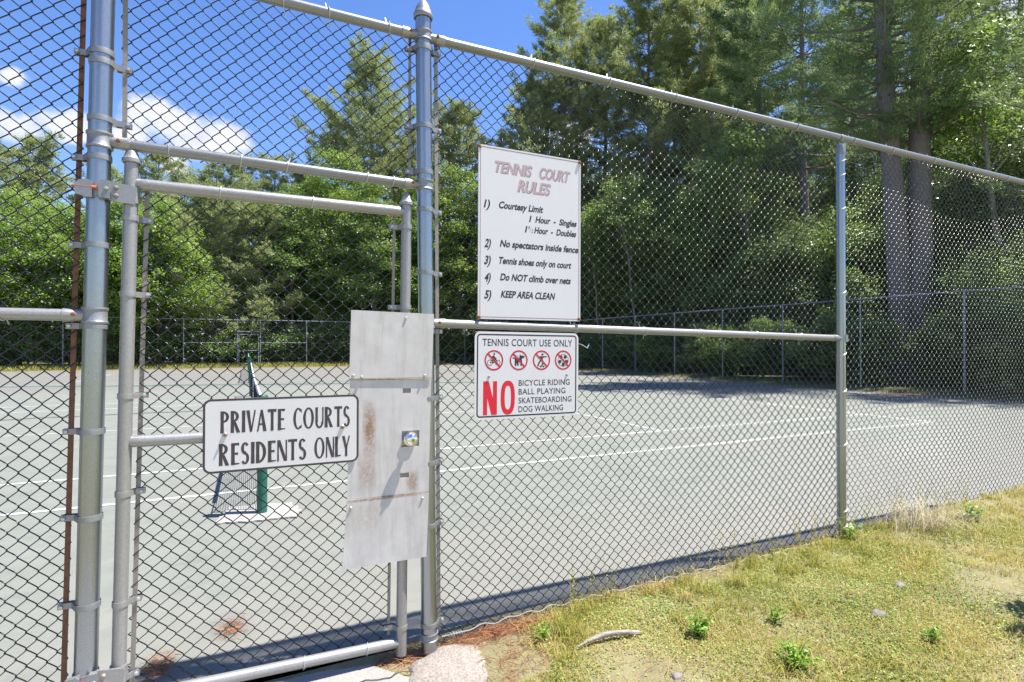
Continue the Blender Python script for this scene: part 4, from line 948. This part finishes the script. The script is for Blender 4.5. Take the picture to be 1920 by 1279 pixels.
for k, (px, dp, top, lb) in enumerate(((292, 45, 288, 'small dark-topped pine just right of the thick left post'), (398, 49, 306, 'left pine of the trio under the cloud over the gate'), (452, 50, 300, 'middle pine of the trio under the cloud over the gate'), (515, 51, 296, 'right pine of the trio under the cloud over the gate'), (62, 44, 262, 'blue-green pine at the left edge reaching into the small cloud'), (10, 43, 285, 'leftmost blue-green pine, partly cut by the picture edge'), (212, 46, 318, 'low pine hidden between the thick left post and the gate stile'), (575, 52, 320, 'pine half hidden left of the tall feathery pine'), (345, 50, 330, 'low pine between the dark-topped pine and the trio'))):
    P_(px, dp, top, lb, 30 + k, 4.0, .15, dens=.75)
P_(392, 42, 352, 'grey-green pine with low boughs behind the left half of the gate', 45, 5.2, .03, dens=1.2)
P_(480, 43, 372, 'grey-green low-boughed pine above the tennis net', 46, 5.0, .03, dens=1.2)
P_(1135, 52, 40, 'sunlit pine filling the gap right of the pine above the rules sign', 47, 6.4, .1, dens=1.1)
P_(1268, 52, 20, 'sunlit pine standing between the two broad yellow-green pines', 48, 6.4, .1, dens=1.1)
P_(1370, 50, -40, 'pine in the gap left of the dark shaded pine', 49, 6.2, .12, dens=1.3)
P_(1650, 44, -60, 'far pine glimpsed just left of the twin trunks', 44, 6.0, .15, leafm='needle', dens=.5)
P_(765, 55, 250, 'feathery pine close behind the tall pine, next to the middle post', 70, 5.4, .1)
P_(628, 56, 235, 'feathery pine close behind the left flank of the tall pine', 71, 5.2, .1)
P_(2095, 16.5, -420, 'pine beyond the right edge, laying its shadow over the court corner', 72, 3.6, .3, leafm='needle_dark', dens=.8, nl=.22, nn=26, bw=.6)
LE = 'leafy trees along the woodland edge'
row = ((-70, 37, 320, 'leafy tree mostly cut off by the left picture edge', 'leaf', 4.2), (38, 36, 352, 'bright maple-like tree left of the rusty bar', 'leaf', 4.0), (135, 37, 385, 'bright leafy tree directly behind the thick left post', 'leaf', 3.6), (215, 37.5, 372, 'bright green tree between the thick post and the gate stile', 'leaf_mid', 3.5),
       (300, 38, 385, 'yellow-green leafy tree just inside the left gate stile', 'leaf', 3.4), (560, 50, 400, 'duller green tree above the tennis net', 'leaf_mid', 3.4), (545, 44, 345, 'mid green tree behind the right half of the gate', 'leaf_mid', 3.6),
       (622, 46, 268, 'bright green tree standing before the tall feathery pine', 'leaf', 3.8), (705, 45, 345, 'bright leafy tree behind the upper right gate corner', 'leaf_mid', 3.5), (785, 46, 322, 'bright leafy tree directly behind the middle post', 'leaf', 3.4), (862, 47, 285, 'bright leafy tree between middle post and rules sign', 'leaf', 3.6), (945, 49, 330, 'leafy tree hidden behind the rules sign', 'leaf_mid', 3.6), (1030, 47, 350, 'leafy tree behind the right half of the rules sign', 'leaf_mid', 3.6))
for k, (px, dp, top, lb, mt, sp_) in enumerate(row): B_(px, dp, top, lb, 50 + k, sp_, .05, leafm=mt, nleaf=52000, lsize=.145, clumps=200)
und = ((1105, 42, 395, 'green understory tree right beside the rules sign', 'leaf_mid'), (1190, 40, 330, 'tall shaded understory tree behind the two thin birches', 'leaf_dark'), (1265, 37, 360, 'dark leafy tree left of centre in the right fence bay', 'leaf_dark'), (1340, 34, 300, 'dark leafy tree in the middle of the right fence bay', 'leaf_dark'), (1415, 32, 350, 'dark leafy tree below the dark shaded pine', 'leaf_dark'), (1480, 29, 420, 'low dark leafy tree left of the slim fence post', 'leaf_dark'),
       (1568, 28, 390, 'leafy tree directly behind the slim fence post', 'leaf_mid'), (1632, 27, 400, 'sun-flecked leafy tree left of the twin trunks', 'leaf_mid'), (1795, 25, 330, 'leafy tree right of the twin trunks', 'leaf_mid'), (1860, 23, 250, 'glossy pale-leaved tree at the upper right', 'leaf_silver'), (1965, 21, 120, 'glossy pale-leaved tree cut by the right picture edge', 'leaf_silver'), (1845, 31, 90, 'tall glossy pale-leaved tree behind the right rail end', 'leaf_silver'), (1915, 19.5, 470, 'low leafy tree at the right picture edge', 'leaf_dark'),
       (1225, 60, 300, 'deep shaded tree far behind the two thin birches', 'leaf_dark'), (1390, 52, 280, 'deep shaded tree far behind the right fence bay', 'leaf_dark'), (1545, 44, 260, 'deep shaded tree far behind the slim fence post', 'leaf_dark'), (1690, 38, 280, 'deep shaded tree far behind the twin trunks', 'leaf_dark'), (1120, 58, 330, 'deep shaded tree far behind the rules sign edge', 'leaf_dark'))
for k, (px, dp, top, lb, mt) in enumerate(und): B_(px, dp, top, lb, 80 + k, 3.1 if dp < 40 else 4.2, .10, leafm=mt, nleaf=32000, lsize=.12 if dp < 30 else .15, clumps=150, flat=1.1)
for k, (px, dp, ln, lb) in enumerate(((1130, 38.5, -1.3, 'left thin pale birch leaning beside the rules sign'), (1203, 36.5, -1.6, 'right thin pale birch leaning left of centre'), (1452, 30, -1.8, 'thin pale birch leaning behind the slim fence post'), (1893, 20.5, -1.5, 'grey bare leaning trunk at the right edge'))):
    l = spot(px, dp); broadleaf(lb, l, 11 + k, 7, 1.8, 110 + k, 'leaf_mid', r0=.075 if k < 3 else .15, nleaf=5000, lsize=.16, clumps=30, lean=(ln, .3), barkm='bark_pale', group='thin pale trunks among the shaded trees', name='birch_tree')
SB = 'shrubs crowding the foot of the fences'
k = 0
for px in range(-40, 1090, 47):
    dp = 45.2 / (cyaw - (px - 960) / 1050.8 * syaw); l = spot(px, dp) ; h = 2.2 + 1.6 * abs(math.sin(px * .37))
    if 330 < px < 560: h *= .62
    broadleaf('leafy shrub in the row behind the distant back fence', l, h, .05, 1.7, 130 + k, 'leaf_mid' if k % 3 else 'leaf_dark', r0=.05, nleaf=6500, lsize=.17, clumps=40, group=SB, name='shrub', cat='shrub', trunkname='stem'); k += 1
for px in list(range(1110, 1560, 40)) + list(range(1580, 1960, 45)):
    if 1665 < px < 1752: continue                             # the trunks stand free here
    dp = (20.6 + .8 * math.sin(px)) / (syaw + (px - 960) / 1050.8 * cyaw); l = spot(px, dp); h = 1.5 + 1.1 * abs(math.sin(px * .21))
    broadleaf('dark shrub in the row behind the shaded side fence', l, h, .03, 1.0, 170 + k, 'leaf_dark', r0=.04, nleaf=8000, lsize=.11, clumps=34, group='shrubs behind the shaded side fence', name='shrub', cat='shrub', trunkname='stem'); k += 1
# big dark ivy-like bush in the back right corner of the courts
l = spot(640, 43.9); broadleaf('dense dark bush spilling through the back fence left of the lock plates', l, 3.6, .05, 2.2, 260, 'leaf_dark', r0=.06, nleaf=16000, lsize=.16, clumps=60, group=SB, name='shrub', cat='shrub', trunkname='stem')

# more trees of the wood behind the first rows
deep = [o for o in C.objects if o.get('label', '').startswith('deep shaded tree')]
kk = 0
for px, dp, sc in ((1105, 70, 1.1), (1165, 74, 1.0), (1230, 72, 1.2), (1300, 66, 1.1), (1340, 58, 1.0), (1450, 55, 1.0), (1500, 50, 1.1), (1600, 48, 1.0), (1640, 42, .9), (1740, 42, 1.0), (1780, 38, .9), (1830, 40, 1.0), (1880, 34, .9), (1935, 33, 1.0), (1990, 28, .9), (1460, 40, .75), (1580, 36, .7), (1700, 31, .65), (1280, 46, .7), (1160, 50, .7), (1900, 27, .6)):
    copy_tree(deep[kk % 5], tuple(spot(px, dp)), kk * 1.3, sc, 'deep shaded tree filling the dark wood behind the side fence')['group'] = 'trees deep in the dark wood'; kk += 1
back_rows = [o for o in C.objects if o.get('label', '').startswith(('duller green tree', 'mid green tree'))]
for px, dp in ((-120, 45), (-20, 50), (90, 50), (180, 48), (270, 52), (360, 56), (440, 58), (540, 60), (640, 60), (740, 58), (830, 58), (920, 60), (1010, 60), (1080, 62)):
    copy_tree(back_rows[kk % len(back_rows)], tuple(spot(px, dp)), kk * 2.1, .9, 'rear leafy tree hidden behind the first row of the left wood')['group'] = 'rear leafy trees of the left wood'; kk += 1

k = 0
for px in range(1090, 1960, 42):                             # a second, taller shrub row closes the view under the trees
    if 1675 < px < 1742: continue
    dp = (25 + 1.5 * math.sin(px)) / (syaw + (px - 960) / 1050.8 * cyaw); l = spot(px, dp)
    broadleaf('leafy shrub deeper in the shade behind the side fence', l, 2.8 + 1.4 * abs(math.sin(px * .33)), .03, 1.5, 300 + k, 'leaf_dark' if k % 3 else 'leaf_mid', r0=.05, nleaf=7500, lsize=.14, clumps=46, group='shrubs deeper in the shaded wood', name='shrub', cat='shrub', trunkname='stem'); k += 1

for u_, v_, sc in ((-46, 40, 1.0), (-44, 33, .95), (-45, 26, 1.0), (-43, 19, .9), (-44, 12, 1.0), (-46, 5, .95), (-43, -3, .9), (-52, 45, 1.1), (-52, 30, 1.1), (-52, 15, 1.1), (-60, 52, 1.2), (-36, 50, 1.0)):
    copy_tree(back_rows[kk % len(back_rows)], (u_, v_, 0.), kk * 2.1, sc, 'leafy tree of the wood beyond the left edge of the picture')['group'] = 'leafy trees beyond the left edge'; kk += 1


# ------------------------------------------------------------------ foreground lawn, litter, small things
rg = np.random.default_rng(77)
def pn(x, y, s=1.0):
    """smooth patchiness 0..1"""
    x, y = x * s, y * s
    return .5 + .25 * (np.sin(x * 2.1 + 1.3 * np.sin(y * 1.7)) * np.cos(y * 2.6 + np.sin(x * 1.1)) + .6 * np.sin(x * 5.3 - y * 4.1 + 2 * np.sin(y * 2.2)) + .4 * np.sin(x * 11 + y * 9.5))
def lawn_pts(n, x0, x1, y0, y1, thr, s=1.0):
    x = rg.uniform(x0, x1, n); y = rg.uniform(y0, y1, n)
    k = pn(x, y, s) + rg.normal(0, .16, n) > thr
    k &= (.5 + .5 * np.sin(x * 2.9 + 1.2 * np.sin(y * 3.1 + .7)) * np.sin(y * 4.3 + 1.1 * np.sin(x * 2.2)) + rg.normal(0, .14, n)) > .27
    k &= x > 1.0 + .10 * np.sin(y * 9) + np.where(y > 2.15, .16, 0) + np.where(y > 2.42, .28, 0)
    return x[k], y[k]
def grass_blades(x, y, hgt, wd, lean, rn):
    n = len(x); z = gz(x, y); a = rg.uniform(0, 6.283, n); dr = np.stack([np.cos(a), np.sin(a), np.zeros(n)], -1); sd = np.stack([-dr[:, 1], dr[:, 0], dr[:, 2]], -1)
    B = np.stack([x, y, z - .004], -1); up = np.array([0, 0, 1.]); lw = (lean * rg.uniform(.2, 1.4, n))[:, None]; h = hgt[:, None]; w_ = (wd * .5)[:, None]
    m1 = B + up * h * .55 + dr * h * lw * .3; t_ = B + up * h * np.maximum(.25, 1 - lw * .35) + dr * h * lw
    V = np.stack([B - sd * w_, B + sd * w_, m1 + sd * w_ * .8, m1 - sd * w_ * .8, t_], 1).reshape(-1, 3); i0 = np.arange(n) * 5
    return V, [np.stack([i0, i0 + 1, i0 + 2, i0 + 3], -1), np.stack([i0 + 3, i0 + 2, i0 + 4], -1)], np.repeat(rn, 5)
def stuff(name, v, f, a, mat, label):
    o = link(name, make_mesh(name, v, f, a), M[mat]); tag(o, label, name.replace('_', ' '), kind='stuff'); return o
def merge(ls):
    V, F, A, n = [], [], [], 0
    for v, f, a in ls:
        V.append(v); A.append(a); F += [q + n for q in (f if isinstance(f, list) else [f])]; n += len(v)
    return np.concatenate(V), F, np.concatenate(A)
sets = []
x, y = lawn_pts(240000, .9, 5.0, .3, 2.66, .38, .8); n = len(x)
green = np.clip(pn(x + 3.1, y - 1.7, .8) * .8 + .02 + rg.normal(0, .30, n), 0, 1)
sets.append(grass_blades(x, y, rg.uniform(.008, .034, n), rg.uniform(.0016, .0036, n), 1.0, green))
n = 26000; x, y = rg.uniform(1.2, 7.5, n), rg.uniform(.4, 2.6, n); k = pn(x * 1.3 + 5, y * 1.2 + 2) + rg.normal(0, .14, n) > .55; x, y = x[k], y[k]; n = len(x)
sets.append(grass_blades(x, y, rg.uniform(.03, .12, n), rg.uniform(.0014, .003, n), 1.4, np.clip(.78 + rg.normal(0, .16, n), 0, 1)))
x, y = lawn_pts(60000, 4.2, 13, -.4, 2.64, .28); n = len(x)
sets.append(grass_blades(x, y, rg.uniform(.02, .07, n), rg.uniform(.003, .006, n), .9, np.clip(.42 + rg.normal(0, .2, n), 0, 1)))
# taller green tufts, thickest along the fence foot
for cnt, (a0, a1, b0, b1) in ((30, (1.3, 3.8, 2.30, 2.56)), (90, (3.4, 7.5, 2.0, 2.62)), (110, (1.3, 7, .7, 2.4))):
    for _ in range(cnt):
        cx_, cy_ = rg.uniform(a0, a1), rg.uniform(b0, b1); n = rg.integers(30, 80); s_ = rg.uniform(.6, 1.25) * (1 if b0 > 2 else .6)
        sets.append(grass_blades(cx_ + rg.normal(0, .035, n), np.minimum(2.66, cy_ + rg.normal(0, .035, n)), rg.uniform(.03, .11, n) * s_, rg.uniform(.0025, .005, n), .75, np.clip(.14 + rg.normal(0, .14, n) + .45 * (rg.uniform() < .4), 0, 1)))
x, y = rg.uniform(-40, 14, 26000), rg.uniform(41.5, 45, 26000); sets.append(grass_blades(x, y, rg.uniform(.08, .28, 26000), rg.uniform(.02, .04, 26000), .5, np.clip(.2 + rg.normal(0, .2, 26000), 0, 1)))
v, f, a = merge(sets); stuff('grass', v, f, a, 'grass', 'patchy sunlit yellow-green grass on the bank outside the fence')
x, y = lawn_pts(120000, .95, 5.5, .3, 2.6, .36, 1.3); n = len(x)
Pz = np.stack([x, y, gz(x, y) + rg.uniform(.002, .018, n)], -1); Nn = unit(np.stack([rg.normal(0, .45, n), rg.normal(0, .45, n), np.ones(n)], -1))
v, f, a = leaves(Pz, Nn, rg.uniform(.006, .014, n), rg, .8); stuff('ground_cover', v, f, a, 'clover', 'tiny clover-like ground leaves spread through the bank grass')
# thin seeding weeds that lean in front of the wire
sets = []
for _ in range(90):
    bx = rg.uniform(1.5, 5.5); by = rg.uniform(2.5, 2.64); hh = rg.uniform(.12, .34); m_ = 26; t_ = np.linspace(0, 1, m_); an = rg.uniform(0, 6.28)
    px_ = bx + np.cos(an) * .07 * t_ ** 2 + rg.normal(0, .008, m_); py_ = by + np.sin(an) * .05 * t_ ** 2; pz_ = gz(bx, by) + hh * t_
    Pq = np.stack([px_, py_, pz_], -1); sets.append(leaves(Pq, unit(rg.normal(size=(m_, 3))), rg.uniform(.010, .020, m_) * (1.2 - t_ * .5), rg, .45, np.full(m_, rg.uniform(.2, .9))))
    sets.append(blades(np.array([[bx, by, float(gz(bx, by))]]), unit(np.array([[np.cos(an) * .07, np.sin(an) * .05, hh]])), np.array([hh * 1.02]), np.array([.003]), rg))
v, f, a = merge(sets); stuff('wild_weeds', v, f, a, 'grass', 'thin seeding weeds standing along the foot of the right fence bay')
# straw-coloured fallen grass
sets = []
for cx_, cy_, n, s_ in ((4.50, 2.42, 320, 1.0), (6.0, 2.0, 160, .8)):
    x, y = cx_ + rg.normal(0, .16, n) * s_, np.minimum(2.6, cy_ + rg.normal(0, .09, n)); sets.append(grass_blades(x, y, rg.uniform(.16, .34, n) * s_, rg.uniform(.002, .004, n), 1.5, rg.uniform(0, 1, n)))
v, f, a = merge(sets[:1]); tag(link('dry_grass_tuft', make_mesh('dry_grass_tuft', v, f, a), M['straw']), 'arching tuft of bleached dry grass just right of the slim fence post', 'grass tuft')
# fallen needles
def needles(n, cx_, cy_, sx_, sy_, zj=.012, ln=(.045, .10)):
    x, y = cx_ + rg.normal(0, sx_, n), cy_ + rg.normal(0, sy_, n); a_ = rg.uniform(0, 6.28, n)
    D = unit(np.stack([np.cos(a_), np.sin(a_), rg.normal(.05, .16, n)], -1)); return blades(np.stack([x, y, np.maximum(gz(x, y), 0) + rg.uniform(.003, zj, n)], -1), D, rg.uniform(*ln, n), rg.uniform(.0018, .003, n), rg)
sets = [needles(520, 1.0 + k * .15, 2.585 - .012 * k, .09, .032) for k in range(3)] + [needles(260, 1.22, 2.38, .10, .08), needles(260, 1.06, 2.20, .06, .15), needles(500, 1.9, 2.58, .4, .03), needles(900, 2.6, 1.8, .8, .4), needles(500, .70, 2.62, .08, .04)]
v, f, a = merge(sets); stuff('pine_needle_litter', v, f, a, 'litter', 'orange-brown fallen pine needles drifted against the fence foot')
for cx_, cy_, n, lb in ((-.06, 3.27, 200, 'small orange clump of pine needles lying alone on the court'), (-.36, 3.02, 300, 'larger orange clump of pine needles by the left gate stile')):
    vs = [needles(n, cx_, cy_, .028, .05, .03, (.05, .09))]; v, f, a = merge(vs); tag(link('needle_clump', make_mesh('needle_clump', v, f, a), M['litter']), lb, 'pine needles', 'clumps of fallen needles on the court')
# needle strips along the far court edges
mb = MB(); ys = np.arange(4.0, 41, .5); A = [(18.05 + .16 * math.sin(y * 1.7) + rg.uniform(-.12, .12), y, .006) for y in ys]; B2 = [(18.75 + rg.uniform(-.1, .1), y, .006) for y in ys]
n = len(ys); mb.add(A + B2, [(k, k + n, k + n + 1, k + 1) for k in range(n - 1)])
xs = np.arange(-40, 18, .5); A = [(x, 40.85 + .25 * math.sin(x * .9) + rg.uniform(-.15, .15), .0065) for x in xs]; B2 = [(x, 41.4 + rg.uniform(-.1, .1), .0065) for x in xs]; n = len(xs)
mb.add(A + B2, [(k, k + 1, k + n + 1, k + n) for k in range(n - 1)]); o = mb.build('needle_strip', M['farlitter'], smooth=False); tag(o, 'brown strip of fallen needles along the far edges of the court', 'needle litter', kind='stuff')
# rough footing poured round the middle post
def lump(name, c, rx, ry, h, seed, mat, label, cat, group=None, k=30, rings=9, rough=.16):
    q_ = np.random.default_rng(seed); ph = q_.uniform(0, 6.28, 6); V = [(c[0], c[1], c[2] + h)]; F = []
    for i in range(1, rings + 1):
        t_ = i / rings
        for j in range(k):
            a_ = 2 * math.pi * j / k; w_ = 1 + rough * (math.sin(2 * a_ + ph[0]) * .6 + math.sin(3 * a_ + ph[1]) * .5 + .4 * math.sin(7 * a_ + ph[2])) + q_.normal(0, .02)
            zz = h * (1 - t_ ** 3.2) + q_.normal(0, h * .045) - (.03 if i == rings else 0); V.append((c[0] + rx * t_ * w_ * math.cos(a_), c[1] + ry * t_ * w_ * math.sin(a_), c[2] + zz))
    for j in range(k): F.append((0, 1 + j, 1 + (j + 1) % k))
    for i in range(rings - 1):
        for j in range(k): F.append((1 + i * k + j, 1 + (i + 1) * k + j, 1 + (i + 1) * k + (j + 1) % k, 1 + i * k + (j + 1) % k))
    return tag(MB().add(V, F).build(name, M[mat], ang=60), label, cat, group)
lump('concrete_footing', (.865, 2.43, .0), .235, .20, .045, 5, 'footing', 'rough speckled concrete footing lump at the base of the middle post', 'concrete footing', k=44, rings=14)
for k, (x, y, r_, lb) in enumerate(((2.93, 1.80, .048, 'largest pale stone, half sunk in the bank grass'), (3.36, 1.94, .045, 'pale pointed stone farther back in the bank grass'), (1.66, 1.86, .034, 'small white stone at the bottom edge left of the weeds'), (4.35, 2.22, .035, 'flat pale stone near the dry grass tuft'), (1.78, 2.15, .020, 'tiny white pebble at the end of the stick'))):
    lump('stone', (x, y, float(gz(x, y)) - .004), r_ * 1.1, r_ * .7, r_ * .55, 40 + k, 'stone', lb, 'stone', 'pale stones lying in the bank grass', k=16, rings=6, rough=.3)
P_ = [(1.40 + .33 * t_, 2.235 - .03 * t_ + .02 * math.sin(t_ * 3), float(gz(1.4 + .33 * t_, 2.22)) + .016 + .016 * math.sin(t_ * 3.1)) for t_ in np.linspace(0, 1, 12)]
tag(MB().tube(P_, [.004 + .008 * min(1, k / 4) for k in range(12)], 9).build('fallen_stick', M['stick']), 'bleached bent stick lying in the grass beside the fence', 'stick')
def weed(x, y, n, h, sp_, seed, label, ls=.03):
    q_ = np.random.default_rng(seed); root = thing('weed_plant', label, 'weed', (x, y, float(gz(x, y))), 'fresh green weeds on the bank'); st = MB(); LP = []; LN = []
    for k in range(n):
        a_ = q_.uniform(0, 6.28); r_ = sp_ * q_.uniform(.2, 1); hh = h * q_.uniform(.5, 1); t_ = np.linspace(0, 1, 5); z0 = float(gz(x, y))
        c = np.stack([x + r_ * np.cos(a_) * t_ ** 1.3, y + r_ * np.sin(a_) * t_ ** 1.3, z0 + hh * t_], -1); st.tube(c, .0016, 4, False)
        for q in range(9):
            f_ = q_.uniform(.25, 1); LP.append([np.interp(f_, t_, c[:, i]) for i in range(3)] + q_.normal(0, ls * .5, 3)); LN.append([q_.normal(0, .5), q_.normal(0, .5), 1])
    st.build('stem', M['weed'], root); v, f, a = leaves(np.array(LP), unit(np.array(LN)), q_.uniform(.6, 1.2, len(LP)) * ls, q_, .5); link('foliage', make_mesh('foliage', v, f, a), M['weed'], root)
weed(1.985, 2.07, 26, .11, .075, 1, 'bright bushy weed in the middle of the bank, right of the stick', .026); weed(2.17, 1.68, 34, .10, .11, 2, 'wide bright weed at the bottom edge of the picture', .028)
weed(2.42, 2.0, 12, .09, .05, 3, 'thin dark weed behind the wide bright one', .022); weed(3.80, 2.53, 9, .13, .08, 4, 'broad-leaved weed at the foot of the slim fence post', .036); weed(2.88, 1.52, 8, .08, .05, 6, 'spiky low weed near the bottom right corner', .03); weed(4.95, 2.35, 10, .14, .06, 7, 'upright weed past the dry grass tuft', .05)
weed(1.30, 2.40, 12, .09, .07, 8, 'small weed beside the speckled concrete footing', .022)

broadleaf('tall dark unseen shrub added beyond the right edge to shade the bottom right corner', (4.10, 1.0, float(gz(4.10, 1.0))), 1.55, .85, .28, 400, 'leaf_dark', r0=.014, nleaf=3600, lsize=.045, clumps=30, group=None, name='shrub', cat='shrub', trunkname='stem')  # unseen shrub, added and shaped to cast shade on the corner
